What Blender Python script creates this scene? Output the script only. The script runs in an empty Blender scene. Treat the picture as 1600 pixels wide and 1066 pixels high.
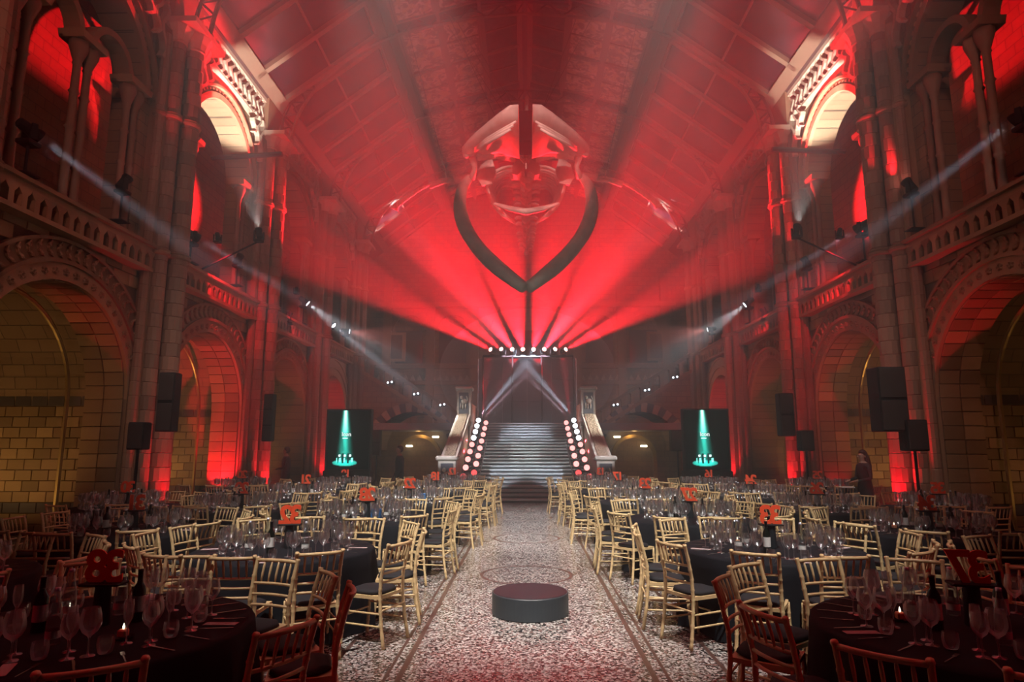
import bpy, math, random
from mathutils import Vector, Matrix
random.seed(7)
PI = math.pi
sc = bpy.context.scene
COL = sc.collection

# ------------------------------------------------------------------ camera
FPX = 1000.0
PITCH = math.atan(161 / FPX)
YAW = math.atan(22 * math.cos(PITCH) / FPX)
CAMZ = 1.85
cam_d = bpy.data.cameras.new('camera'); cam_d.sensor_width = 36; cam_d.lens = 36 * FPX / 1600
cam = bpy.data.objects.new('camera', cam_d); COL.objects.link(cam)
cam.location = (0, 0, CAMZ); cam.rotation_euler = (PI / 2 + PITCH, 0, YAW)
cam_d.clip_start = 0.05; cam_d.clip_end = 200
sc.camera = cam
CAM_M = Matrix.Rotation(YAW, 3, 'Z') @ Matrix.Rotation(PI / 2 + PITCH, 3, 'X')
def at(px, py, Y):
    r = CAM_M @ Vector(((px - 800) / FPX, -(py - 533) / FPX, -1)); t = Y / r.y
    return Vector((r.x * t, Y, CAMZ + r.z * t))

# ------------------------------------------------------------------ world, exposure
w = bpy.data.worlds.new('world'); sc.world = w; w.use_nodes = True
w.node_tree.nodes['Background'].inputs[0].default_value = (0.004, 0.001, 0.0015, 1)
w.node_tree.nodes['Background'].inputs[1].default_value = 1.0
sc.view_settings.view_transform = 'Standard'; sc.view_settings.look = 'None'
sc.view_settings.exposure = 0.12; sc.view_settings.gamma = 1.0
sc.view_settings.use_curve_mapping = False
cy = sc.cycles
cy.use_denoising = True; cy.use_adaptive_sampling = True; cy.adaptive_threshold = 0.03; cy.adaptive_min_samples = 16
cy.max_bounces = 5; cy.diffuse_bounces = 2; cy.glossy_bounces = 2; cy.transmission_bounces = 3
cy.volume_bounces = 0; cy.transparent_max_bounces = 24
cy.caustics_reflective = False; cy.caustics_refractive = False
cy.sample_clamp_indirect = 3.0; cy.sample_clamp_direct = 0.0
HAZE = 0.018

# ------------------------------------------------------------------ light palette
RED = (1.0, 0.010, 0.030); PINK = (1.0, 0.12, 0.14); COOL = (0.74, 0.82, 1.0)
BEAM = (1.0, .009, .02); WHITE = (1.0, 0.95, 0.88); WARM = (1.0, 0.55, 0.19); TEAL = (0.0, 0.8, 0.6)
NOLIGHT = False
def spot(loc, target, power, color, angle=20, blend=0.4, radius=0.06, name='spot_beam'):
    d = bpy.data.lights.new(name, 'SPOT'); d.energy = power; d.color = color
    d.spot_size = math.radians(angle); d.spot_blend = blend; d.shadow_soft_size = radius
    o = bpy.data.objects.new(name, d); COL.objects.link(o); o.location = loc
    o.rotation_euler = (Vector(target) - Vector(loc)).to_track_quat('-Z', 'Y').to_euler()
    return o
def point(loc, power, color, radius=0.1, name='lamp_light'):
    d = bpy.data.lights.new(name, 'POINT'); d.energy = power; d.color = color; d.shadow_soft_size = radius
    o = bpy.data.objects.new(name, d); COL.objects.link(o); o.location = loc
    return o
# overhead house lights hung at roof level, lighting the tables along the aisle
for x, y, tx, ty, pw, an in [(2.8, 1.5, 1.3, 9.0, 10500, 31), (2.4, 8.0, 1.8, 15.0, 9000, 36), (5.5, 9.0, 4.6, 14.5, 1900, 40)]:
    for sx in (-1, 1): spot((sx * x, y, 13.0), (sx * tx, ty, 0), pw, WHITE, an, 0.7, 0.10, 'house_light')

for sx in (-1, 1):
    spot((sx * 7.4, 1.0, 8.0), (sx * 2.8, 4.6, .6), 260, RED, 44, .8, .1, 'near_table_wash')
    spot((-sx * 3.0, 9.5, 12.5), (sx * 2.9, 4.2, .8), 700, RED, 34, .8, .1, 'near_table_wash')
    spot((sx * 3.5, .5, 10.5), (sx * 8.2, 13.5, 4.6), 850, (1.0, .34, .26), 62, .8, .2, 'wall_wash')  # unseen fill spots, added to lift the dim arcade walls
    spot((sx * 2.2, 2.0, 12.5), (sx * .2, 15.8, 9.0), 7000, (1.0, .50, .50), 14, .6, .1, 'whale_wash')

# ------------------------------------------------------------------ object helpers
def tag(o, label=None, cat=None, group=None, kind=None):
    if label: o['label'] = label
    if cat: o['category'] = cat
    if group: o['group'] = group
    if kind: o['kind'] = kind
    return o
def empty(name, loc=(0, 0, 0), rz=0.0, parent=None):
    o = bpy.data.objects.new(name, None); COL.objects.link(o)
    o.location = loc; o.rotation_euler = (0, 0, rz); o.empty_display_size = 0.1
    if parent: o.parent = parent
    return o
def inst(name, me, parent=None, loc=(0, 0, 0), rot=(0, 0, 0), scale=(1, 1, 1)):
    o = bpy.data.objects.new(name, me); COL.objects.link(o)
    o.location = loc; o.rotation_euler = rot; o.scale = scale
    if parent: o.parent = parent
    return o
def copy_tree(o, parent=None):
    c = o.copy(); COL.objects.link(c); c.parent = parent
    for ch in list(o.children): copy_tree(ch, c)
    return c

class MB:
    """collects simple solids; mesh() turns them into one mesh"""
    def __init__(s): s.v = []; s.f = []
    def add(s, vs, fs):
        n = len(s.v); s.v += [tuple(p) for p in vs]; s.f += [tuple(i + n for i in q) for q in fs]; return s
    def box(s, c, d, rz=0.0, rx=0.0):
        x, y, z = d[0] / 2, d[1] / 2, d[2] / 2
        M = Matrix.Rotation(rz, 3, 'Z') @ Matrix.Rotation(rx, 3, 'X'); c = Vector(c)
        vs = [c + M @ Vector((i * x, j * y, k * z)) for k in (-1, 1) for j in (-1, 1) for i in (-1, 1)]
        return s.add(vs, [(0, 2, 3, 1), (4, 5, 7, 6), (0, 1, 5, 4), (2, 6, 7, 3), (0, 4, 6, 2), (1, 3, 7, 5)])
    def bx(s, x0, x1, y0, y1, z0, z1):
        return s.box(((x0 + x1) / 2, (y0 + y1) / 2, (z0 + z1) / 2), (abs(x1 - x0), abs(y1 - y0), abs(z1 - z0)))
    def cbox(s, c, d, b=0.01):
        """box with chamfered edges"""
        x, y, z = d[0] / 2, d[1] / 2, d[2] / 2; b = min(b, x * .9, y * .9, z * .9); vs = []; idx = {}
        for i in (-1, 1):
            for j in (-1, 1):
                for k in (-1, 1):
                    for a, p in ((0, (i * x, j * (y - b), k * (z - b))), (1, (i * (x - b), j * y, k * (z - b))), (2, (i * (x - b), j * (y - b), k * z))):
                        idx[i, j, k, a] = len(vs); vs.append((c[0] + p[0], c[1] + p[1], c[2] + p[2]))
        fs = []
        for i in (-1, 1):
            fs.append(tuple(idx[i, j, k, 0] for j, k in ((-1, -1), (1, -1), (1, 1), (-1, 1))))
            fs.append(tuple(idx[j, i, k, 1] for j, k in ((-1, -1), (1, -1), (1, 1), (-1, 1))))
            fs.append(tuple(idx[j, k, i, 2] for j, k in ((-1, -1), (1, -1), (1, 1), (-1, 1))))
        for i in (-1, 1):
            for j in (-1, 1):
                fs.append((idx[i, j, -1, 0], idx[i, j, 1, 0], idx[i, j, 1, 1], idx[i, j, -1, 1]))
                fs.append((idx[i, -1, j, 0], idx[i, 1, j, 0], idx[i, 1, j, 2], idx[i, -1, j, 2]))
                fs.append((idx[-1, i, j, 1], idx[1, i, j, 1], idx[1, i, j, 2], idx[-1, i, j, 2]))
                for k in (-1, 1): fs.append((idx[i, j, k, 0], idx[i, j, k, 1], idx[i, j, k, 2]))
        return s.add(vs, fs)
    def tube(s, pts, rad, n=6, cap=True, flat=1.0):
        pts = [Vector(p) for p in pts]; m = len(pts)
        if not hasattr(rad, '__len__'): rad = [rad] * m
        vs = []; fs = []; ref = None
        for i, p in enumerate(pts):
            t = (pts[min(i + 1, m - 1)] - pts[max(i - 1, 0)])
            t = t.normalized() if t.length > 1e-9 else Vector((0, 0, 1))
            if ref is None: ref = Vector((1, 0, 0)) if abs(t.x) < .9 else Vector((0, 1, 0))
            u = (ref - t * ref.dot(t)).normalized(); v = t.cross(u); ref = u
            for k in range(n):
                a = 2 * PI * k / n; vs.append(p + (u * math.cos(a) + v * math.sin(a) * flat) * rad[i])
        for i in range(m - 1):
            for k in range(n):
                a, b = i * n + k, i * n + (k + 1) % n; fs.append((a, b, b + n, a + n))
        if cap: fs.append(tuple(range(n))[::-1]); fs.append(tuple(range((m - 1) * n, m * n)))
        return s.add(vs, fs)
    def lathe(s, prof, n=12, c=(0, 0, 0), cap=False, a0=0.0):
        vs = []; fs = []
        for r, z in prof:
            for k in range(n):
                a = a0 + 2 * PI * k / n; vs.append((c[0] + r * math.cos(a), c[1] + r * math.sin(a), c[2] + z))
        m = len(prof)
        for i in range(m - 1):
            for k in range(n):
                a, b = i * n + k, i * n + (k + 1) % n; fs.append((a, b, b + n, a + n))
        if cap: fs.append(tuple(range(n))[::-1]); fs.append(tuple(range((m - 1) * n, m * n)))
        return s.add(vs, fs)
    def prism(s, poly, axis, a, b):
        """poly: 2d outline; axis 'x','y','z' = extrusion axis from a to b"""
        def P(p, t):
            return {'x': (t, p[0], p[1]), 'y': (p[0], t, p[1]), 'z': (p[0], p[1], t)}[axis]
        n = len(poly); vs = [P(p, a) for p in poly] + [P(p, b) for p in poly]
        fs = [tuple(range(n))[::-1], tuple(range(n, 2 * n))] + [(i, (i + 1) % n, (i + 1) % n + n, i + n) for i in range(n)]
        return s.add(vs, fs)
    def ball(s, c, r, n=8, m=6):
        if not hasattr(r, '__len__'): r = (r, r, r)
        vs = []; fs = []
        for i in range(m + 1):
            t = PI * i / m
            for k in range(n):
                a = 2 * PI * k / n; vs.append((c[0] + r[0] * math.sin(t) * math.cos(a), c[1] + r[1] * math.sin(t) * math.sin(a), c[2] + r[2] * math.cos(t)))
        for i in range(m):
            for k in range(n):
                a, b = i * n + k, i * n + (k + 1) % n; fs.append((a, b, b + n, a + n))
        return s.add(vs, fs)
    def mesh(s, name, mat=None, smooth=False):
        me = bpy.data.meshes.new(name); me.from_pydata(s.v, [], s.f); me.update()
        if mat: me.materials.append(mat)
        if smooth: me.shade_smooth()
        return me
    def build(s, name, mat, parent=None, smooth=False, loc=(0, 0, 0), rot=(0, 0, 0)):
        return inst(name, s.mesh(name, mat, smooth), parent, loc, rot)

def text_mesh(name, body, size, extrude, offset, mat):
    cu = bpy.data.curves.new(name, 'FONT'); cu.body = body; cu.size = size; cu.extrude = extrude; cu.offset = offset; cu.align_x = 'CENTER'
    tmp = bpy.data.objects.new(name, cu); dg = bpy.context.evaluated_depsgraph_get()
    me = bpy.data.meshes.new_from_object(tmp); me.name = name; me.materials.clear(); me.materials.append(mat)
    bpy.data.objects.remove(tmp); return me
# ------------------------------------------------------------------ materials
def mat_new(name):
    m = bpy.data.materials.new(name); m.use_nodes = True; nt = m.node_tree
    return m, nt, nt.nodes['Principled BSDF']
def plain(name, col, rough=0.6, metal=0.0, spec=0.5):
    m, nt, b = mat_new(name)
    b.inputs['Base Color'].default_value = (*col, 1); b.inputs['Roughness'].default_value = rough
    b.inputs['Metallic'].default_value = metal; b.inputs['Specular IOR Level'].default_value = spec
    # slight procedural variation
    n = nt.nodes.new('ShaderNodeTexNoise'); n.inputs['Scale'].default_value = 9; n.inputs['Detail'].default_value = 3
    r = nt.nodes.new('ShaderNodeMapRange'); r.inputs[3].default_value = 0.85; r.inputs[4].default_value = 1.12
    h = nt.nodes.new('ShaderNodeHueSaturation'); h.inputs['Color'].default_value = (*col, 1)
    tc = nt.nodes.new('ShaderNodeTexCoord')
    nt.links.new(tc.outputs['Object'], n.inputs['Vector'])
    nt.links.new(n.outputs['Fac'], r.inputs[0]); nt.links.new(r.outputs[0], h.inputs['Value']); nt.links.new(h.outputs[0], b.inputs['Base Color'])
    return m
def stone(name, c1, c2, scale=6, bump=0.3, rough=0.75, rnd=0.35, carve=0.0):
    """weathered terracotta: two tones, each block a little different, fine relief"""
    m, nt, b = mat_new(name); L = nt.links.new
    tc = nt.nodes.new('ShaderNodeTexCoord'); oi = nt.nodes.new('ShaderNodeObjectInfo')
    n = nt.nodes.new('ShaderNodeTexNoise'); n.inputs['Scale'].default_value = scale; n.inputs['Detail'].default_value = 6; n.inputs['Roughness'].default_value = .65
    L(tc.outputs['Object'], n.inputs['Vector'])
    mx = nt.nodes.new('ShaderNodeMix'); mx.data_type = 'RGBA'; mx.inputs[6].default_value = (*c1, 1); mx.inputs[7].default_value = (*c2, 1)
    L(n.outputs['Fac'], mx.inputs[0])
    h = nt.nodes.new('ShaderNodeHueSaturation'); L(mx.outputs[2], h.inputs['Color'])
    r = nt.nodes.new('ShaderNodeMapRange'); r.inputs[3].default_value = 1 - rnd; r.inputs[4].default_value = 1 + rnd
    L(oi.outputs['Random'], r.inputs[0]); L(r.outputs[0], h.inputs['Value']); L(h.outputs[0], b.inputs['Base Color'])
    b.inputs['Roughness'].default_value = rough; b.inputs['Specular IOR Level'].default_value = .4
    bp = nt.nodes.new('ShaderNodeBump'); bp.inputs['Strength'].default_value = bump; bp.inputs['Distance'].default_value = .02
    if carve:
        vo = nt.nodes.new('ShaderNodeTexVoronoi'); vo.inputs['Scale'].default_value = carve; L(tc.outputs['Object'], vo.inputs['Vector'])
        L(vo.outputs['Distance'], bp.inputs['Height']); bp.inputs['Distance'].default_value = .05
    else: L(n.outputs['Fac'], bp.inputs['Height'])
    L(bp.outputs[0], b.inputs['Normal'])
    return m
def coursed(name, c1, c2, cj, bw, bh, plane):
    """ashlar courses for walls too far away to tell the blocks apart"""
    m, nt, b = mat_new(name); L = nt.links.new
    tc = nt.nodes.new('ShaderNodeTexCoord'); sp = nt.nodes.new('ShaderNodeSeparateXYZ'); cb = nt.nodes.new('ShaderNodeCombineXYZ')
    L(tc.outputs['Object'], sp.inputs[0]); L(sp.outputs['XY'.index(plane)], cb.inputs[0]); L(sp.outputs[2], cb.inputs[1])
    br = nt.nodes.new('ShaderNodeTexBrick'); br.inputs['Scale'].default_value = 1; br.inputs['Brick Width'].default_value = bw; br.inputs['Row Height'].default_value = bh
    br.inputs['Mortar Size'].default_value = .008; br.inputs['Color1'].default_value = (*c1, 1); br.inputs['Color2'].default_value = (*c2, 1); br.inputs['Mortar'].default_value = (*cj, 1)
    L(cb.outputs[0], br.inputs['Vector']); L(br.outputs['Color'], b.inputs['Base Color'])
    b.inputs['Roughness'].default_value = .75
    bp = nt.nodes.new('ShaderNodeBump'); bp.inputs['Strength'].default_value = .5; bp.inputs['Distance'].default_value = .02; bp.invert = True
    L(br.outputs['Fac'], bp.inputs['Height']); L(bp.outputs[0], b.inputs['Normal'])
    return m
def emis(name, col, strength):
    m = bpy.data.materials.new(name); m.use_nodes = True; nt = m.node_tree; nt.nodes.clear()
    e = nt.nodes.new('ShaderNodeEmission'); e.inputs[0].default_value = (*col, 1); e.inputs[1].default_value = strength
    o = nt.nodes.new('ShaderNodeOutputMaterial'); nt.links.new(e.outputs[0], o.inputs[0]); m.cycles.emission_sampling = 'NONE'; return m
def thin_glass(name, tint=(1, 1, 1), base=0.05, edge=0.75, rough=0.08, body=.05):
    m = bpy.data.materials.new(name); m.use_nodes = True; nt = m.node_tree; nt.nodes.clear(); L = nt.links.new
    tr = nt.nodes.new('ShaderNodeBsdfTransparent'); tr.inputs[0].default_value = (*tint, 1)
    g1 = nt.nodes.new('ShaderNodeBsdfGlossy'); g1.inputs['Roughness'].default_value = rough; g1.inputs[0].default_value = (1, 1, 1, 1)
    g2 = nt.nodes.new('ShaderNodeBsdfGlossy'); g2.inputs['Roughness'].default_value = .30; g2.inputs[0].default_value = (1, 1, 1, 1)
    gl = nt.nodes.new('ShaderNodeMixShader'); gl.inputs[0].default_value = .65; L(g1.outputs[0], gl.inputs[1]); L(g2.outputs[0], gl.inputs[2])
    lw = nt.nodes.new('ShaderNodeLayerWeight'); lw.inputs['Blend'].default_value = .35
    pw = nt.nodes.new('ShaderNodeMath'); pw.operation = 'POWER'; pw.inputs[1].default_value = 1.6; L(lw.outputs['Facing'], pw.inputs[0])
    mr = nt.nodes.new('ShaderNodeMapRange'); mr.inputs[3].default_value = base; mr.inputs[4].default_value = edge
    L(pw.outputs[0], mr.inputs[0])
    mx = nt.nodes.new('ShaderNodeMixShader'); L(mr.outputs[0], mx.inputs[0]); L(tr.outputs[0], mx.inputs[1]); L(gl.outputs[0], mx.inputs[2])
    tl = nt.nodes.new('ShaderNodeBsdfTranslucent'); tl.inputs[0].default_value = (.95, .95, 1, 1)
    m2 = nt.nodes.new('ShaderNodeMixShader'); m2.inputs[0].default_value = body; L(mx.outputs[0], m2.inputs[1]); L(tl.outputs[0], m2.inputs[2])
    o = nt.nodes.new('ShaderNodeOutputMaterial'); L(m2.outputs[0], o.inputs[0]); return m

BUFF1, BUFF2 = (.40, .27, .155), (.27, .175, .10)
M = {}
M['stone'] = stone('terracotta', BUFF1, BUFF2)
M['brick'] = stone('terracotta_block', (.42, .29, .15), (.31, .20, .10), 9, .35, .65, .38)
M['greyblock'] = stone('blue_grey_block', (.13, .12, .125), (.09, .085, .09), 9, .3, .7, .2)
M['shaft'] = stone('shaft_stone', (.36, .23, .15), (.25, .16, .105), 8, .25, .6, .22)
M['carved'] = stone('carved_stone', (.40, .28, .17), (.25, .16, .09), 7, .8, .7, .2, 16)
M['paleston'] = stone('pale_stone', (.62, .52, .40), (.45, .36, .26), 6, .3, .7, .15)
M['coursed_y'] = coursed('coursed_wall_y', (.37, .25, .145), (.28, .185, .105), (.10, .07, .045), .46, .25, 'Y')
M['coursed_x'] = coursed('coursed_wall_x', (.37, .25, .145), (.28, .185, .105), (.10, .07, .045), .46, .25, 'X')
M['joint'] = plain('joint_mortar', (.11, .075, .045), .9)
M['rooftimber'] = plain('roof_timber', (.22, .15, .10), .5)
M['roofdark'] = plain('roof_dark_boards', (.05, .04, .035), .6)
M['iron'] = plain('painted_iron', (.06, .045, .04), .45)
M['skyglass'] = plain('night_skylight', (.012, .010, .014), .12)
M['gilt'] = plain('gilded_rib', (.55, .40, .16), .35, .6)
M['gold'] = plain('gold_lacquer', (.72, .52, .27), .38)
M['cloth'] = plain('black_tablecloth', (.008, .010, .014), .8, 0, .2)
M['cushion'] = plain('black_cushion', (.012, .013, .017), .8)
M['black'] = plain('black_plastic', (.008, .008, .009), .6, 0, .25)
M['matte'] = plain('matte_black', (.003, .003, .003), .95, 0, .0)
M['satin'] = plain('dark_grey_satin', (.035, .045, .052), .38)
M['steel'] = plain('steel', (.6, .6, .62), .25, 1.0)
M['redcard'] = plain('red_card', (.90, .085, .025), .6)
M['label'] = plain('paper_label', (.75, .74, .72), .7)
M['paper'] = plain('menu_paper', (.50, .40, .40), .7)
M['wine'] = plain('dark_wine_glass', (.006, .010, .007), .08, 0, .8)
M['foil'] = plain('black_foil', (.02, .02, .022), .3)
M['glass'] = thin_glass('wine_glass', (.97, .97, .98), .22, 1.0, .08, .085)
M['bottleglass'] = thin_glass('water_bottle_glass', (.80, .86, .88), .12, .95, .08, .05)
M['capmetal'] = plain('bottle_cap', (.55, .62, .75), .3, .7)
M['bluebox'] = plain('blue_box', (.03, .16, .42), .4)
M['bone'] = stone('bone', (.78, .68, .56), (.30, .22, .16), 3, .7, .6, .12)
M['stair'] = stone('stair_stone', (.42, .44, .42), (.30, .32, .31), 14, .1, .5, .08)
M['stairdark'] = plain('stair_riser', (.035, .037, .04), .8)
M['backdrop'] = plain('dark_screen', (.045, .04, .05), .5)
M['suit'] = plain('dark_suit', (.010, .010, .013), .8)
M['skin'] = plain('skin', (.55, .33, .24), .55)
M['hair'] = plain('hair', (.03, .015, .01), .5)
M['shirt'] = plain('white_shirt', (.6, .6, .6), .7)
M['wax'] = plain('candle_wax', (.8, .35, .2), .5)
M['flame'] = emis('flame', (1, .8, .55), 4)
M['lens_red'] = emis('lit_lens_red', (1, .30, .28), 9)
M['lens_white'] = emis('lit_lens_white', (.85, .9, 1), 10)
M['lens_pink'] = emis('lit_lens_pink', (1, .5, .46), 14); M['lens_rose'] = emis('lit_lens_rose', (1, .30, .28), 3.2); M['lens_redd'] = emis('lit_lens_deep', (1, .08, .08), 2.2)
M['lens_off'] = plain('unlit_lens', (.05, .05, .06), .1)
M['exitlamp'] = emis('passage_lamp', (1, .86, .55), 6)
M['ledwhite'] = emis('led_white', (.8, .85, 1), 6)
def floor_mat():
    m, nt, b = mat_new('terrazzo'); L = nt.links.new
    tc = nt.nodes.new('ShaderNodeTexCoord')
    v = nt.nodes.new('ShaderNodeTexVoronoi'); v.inputs['Scale'].default_value = 55; L(tc.outputs['Object'], v.inputs['Vector'])
    cr = nt.nodes.new('ShaderNodeValToRGB'); e = cr.color_ramp.elements; cr.color_ramp.interpolation = 'CONSTANT'
    e[0].position = 0; e[0].color = (.03, .028, .03, 1); e[1].position = .30; e[1].color = (.16, .11, .10, 1)
    for p, c in ((.48, (.34, .31, .29, 1)), (.64, (.62, .59, .56, 1)), (.84, (.30, .14, .12, 1)), (.93, (.75, .72, .7, 1))):
        x = e.new(p); x.color = c
    sp = nt.nodes.new('ShaderNodeSeparateColor'); L(v.outputs['Color'], sp.inputs[0]); L(sp.outputs[0], cr.inputs[0])
    n = nt.nodes.new('ShaderNodeTexNoise'); n.inputs['Scale'].default_value = .9; L(tc.outputs['Object'], n.inputs['Vector'])
    mr = nt.nodes.new('ShaderNodeMapRange'); mr.inputs[3].default_value = .75; mr.inputs[4].default_value = 1.2; L(n.outputs['Fac'], mr.inputs[0])
    h = nt.nodes.new('ShaderNodeHueSaturation'); L(cr.outputs[0], h.inputs['Color']); L(mr.outputs[0], h.inputs['Value']); L(h.outputs[0], b.inputs['Base Color'])
    b.inputs['Roughness'].default_value = .20; b.inputs['Specular IOR Level'].default_value = .6
    return m
M['floor'] = floor_mat()
M['inlay'] = plain('dark_inlay', (.12, .065, .055), .3)
def painted(name, ground, leaf, line):
    m, nt, b = mat_new(name); L = nt.links.new
    tc = nt.nodes.new('ShaderNodeTexCoord'); oi = nt.nodes.new('ShaderNodeObjectInfo')
    ad = nt.nodes.new('ShaderNodeVectorMath'); ad.operation = 'ADD'; L(tc.outputs['Object'], ad.inputs[0]); L(oi.outputs['Location'], ad.inputs[1])
    v = nt.nodes.new('ShaderNodeTexVoronoi'); v.inputs['Scale'].default_value = 4.5; v.feature = 'SMOOTH_F1'; L(ad.outputs[0], v.inputs['Vector'])
    n = nt.nodes.new('ShaderNodeTexNoise'); n.inputs['Scale'].default_value = 3.2; n.inputs['Distortion'].default_value = 1.6; L(ad.outputs[0], n.inputs['Vector'])
    cr = nt.nodes.new('ShaderNodeValToRGB'); e = cr.color_ramp.elements; e[0].position = .40; e[0].color = (*ground, 1); e[1].position = .56; e[1].color = (*leaf, 1)
    L(n.outputs['Fac'], cr.inputs[0])
    mx = nt.nodes.new('ShaderNodeMix'); mx.data_type = 'RGBA'; mx.inputs[7].default_value = (*line, 1)
    ct = nt.nodes.new('ShaderNodeValToRGB'); ct.color_ramp.elements[0].position = .5; ct.color_ramp.elements[1].position = .6; L(v.outputs['Distance'], ct.inputs[0])
    L(ct.outputs[0], mx.inputs[0]); L(cr.outputs[0], mx.inputs[6]); L(mx.outputs[2], b.inputs['Base Color']); b.inputs['Roughness'].default_value = .6
    return m
M['painted'] = painted('painted_ceiling_panel', (.50, .40, .30), (.20, .14, .09), (.42, .30, .16))
M['painted_dark'] = painted('painted_dark_panel', (.10, .08, .06), (.06, .06, .05), (.05, .03, .03))

# ================================================================== STRUCTURE
P = [2.96, 8.28, 13.6, 18.92, 24.24, 29.56, 34.88]      # pier lines along the nave
ZS, RA = 2.75, 1.95                                       # springing height, arch radius
XW, XB = 8.2, 9.0                                         # nave face and back face of the arcade wall
YE = 34.6                                                 # end wall
def arch_pts(yc, zs, r, n=24): return [(yc - r * math.cos(PI * i / n), zs + r * math.sin(PI * i / n)) for i in range(n + 1)]
def arch_wall(mb, xa, xb, y0, y1, yc, r, zs, z0, z1, n=24):
    """wall slab (constant x faces) with one round-arched opening"""
    ap = arch_pts(yc, zs, r, n)
    for X in (xa, xb):
        for ya, yb in ((y0, yc - r), (yc + r, y1)):
            mb.add([(X, ya, z0), (X, yb, z0), (X, yb, z1), (X, ya, z1)], [(0, 1, 2, 3)])
        for (ya, za), (yb, zb) in zip(ap, ap[1:]):
            mb.add([(X, ya, za), (X, yb, zb), (X, yb, z1), (X, ya, z1)], [(0, 1, 2, 3)])
    full = [(yc - r, z0)] + ap + [(yc + r, z0)]
    for (ya, za), (yb, zb) in zip(full, full[1:]):
        mb.add([(xa, ya, za), (xa, yb, zb), (xb, yb, zb), (xb, ya, za)], [(0, 1, 2, 3)])
def ring(mb, yc, zs, r0, r1, xa, xb, n=28, a0=0.0, a1=PI):
    for i in range(n):
        t0, t1 = a0 + (a1 - a0) * i / n, a0 + (a1 - a0) * (i + 1) / n
        q = []
        for X in (xa, xb):
            for t in (t0, t1):
                for r in (r0, r1): q.append((X, yc - r * math.cos(t), zs + r * math.sin(t)))
        fs = [(0, 1, 3, 2), (4, 6, 7, 5), (0, 2, 6, 4), (1, 5, 7, 3)]
        if i == 0: fs.append((0, 4, 5, 1))
        if i == n - 1: fs.append((2, 3, 7, 6))
        mb.add(q, fs)

floor = MB().bx(-13.5, 13.5, -4, 36, -.2, 0).build('floor', M['floor'])
tag(floor, 'polished speckled terrazzo floor of the hall', 'floor', kind='structure')
for sx in (-1, 1):
    for k, (x0, x1) in enumerate(((1.00, 1.05), (1.12, 1.15), (1.62, 1.66))):
        tr = MB().bx(sx * x0, sx * x1, -1, 20.6, 0, .0015).build('inlay_strip', M['inlay'], floor)
# round mosaic borders set in the aisle
for yc, r in ((9.6, .62), (13.2, .62), (16.8, .62)):
    mb = MB(); n = 40
    for i in range(n):
        a, b = 2 * PI * i / n, 2 * PI * (i + 1) / n
        mb.add([(q * math.cos(t), yc + q * math.sin(t), .0012) for t in (a, b) for q in (r, r + .05)], [(0, 1, 3, 2)])
    mb.build('inlay_ring', M['inlay'], floor)

brick_me = MB().cbox((0, 0, 0), (.345, .05, .208), .008).mesh('brick', M['brick'])
brick_half = MB().cbox((0, 0, 0), (.165, .05, .208), .008).mesh('brick', M['brick'])
brick_grey = MB().cbox((0, 0, 0), (.345, .05, .208), .008).mesh('brick', M['greyblock'])
face_me = {w_: MB().cbox((0, 0, 0), (.05, w_ - .014, .252), .008).mesh('block', M['brick']) for w_ in (.5, .25)}
face_grey = {w_: MB().cbox((0, 0, 0), (.05, w_ - .014, .252), .008).mesh('block', M['greyblock']) for w_ in (.5, .25)}
sof_me = MB().cbox((0, 0, 0), (.388, .05, .262), .008).mesh('soffit_block', M['brick'])
leaf_poly = [(-.085, 0), (-.02, .035), (.085, .012), (.085, -.012), (-.02, -.035)]
leaf_me = MB().prism(leaf_poly, 'x', -.035, .035).mesh('leaf', M['carved'])
rose_mb = MB()
for k in range(5):
    a = 2 * PI * k / 5; rose_mb.ball((0, .045 * math.cos(a), .045 * math.sin(a)), (.03, .035, .035), 5, 3)
rose_mb.ball((-.015, 0, 0), (.03, .025, .025), 5, 3)
rose_me = rose_mb.mesh('rosette', M['carved'])

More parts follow.
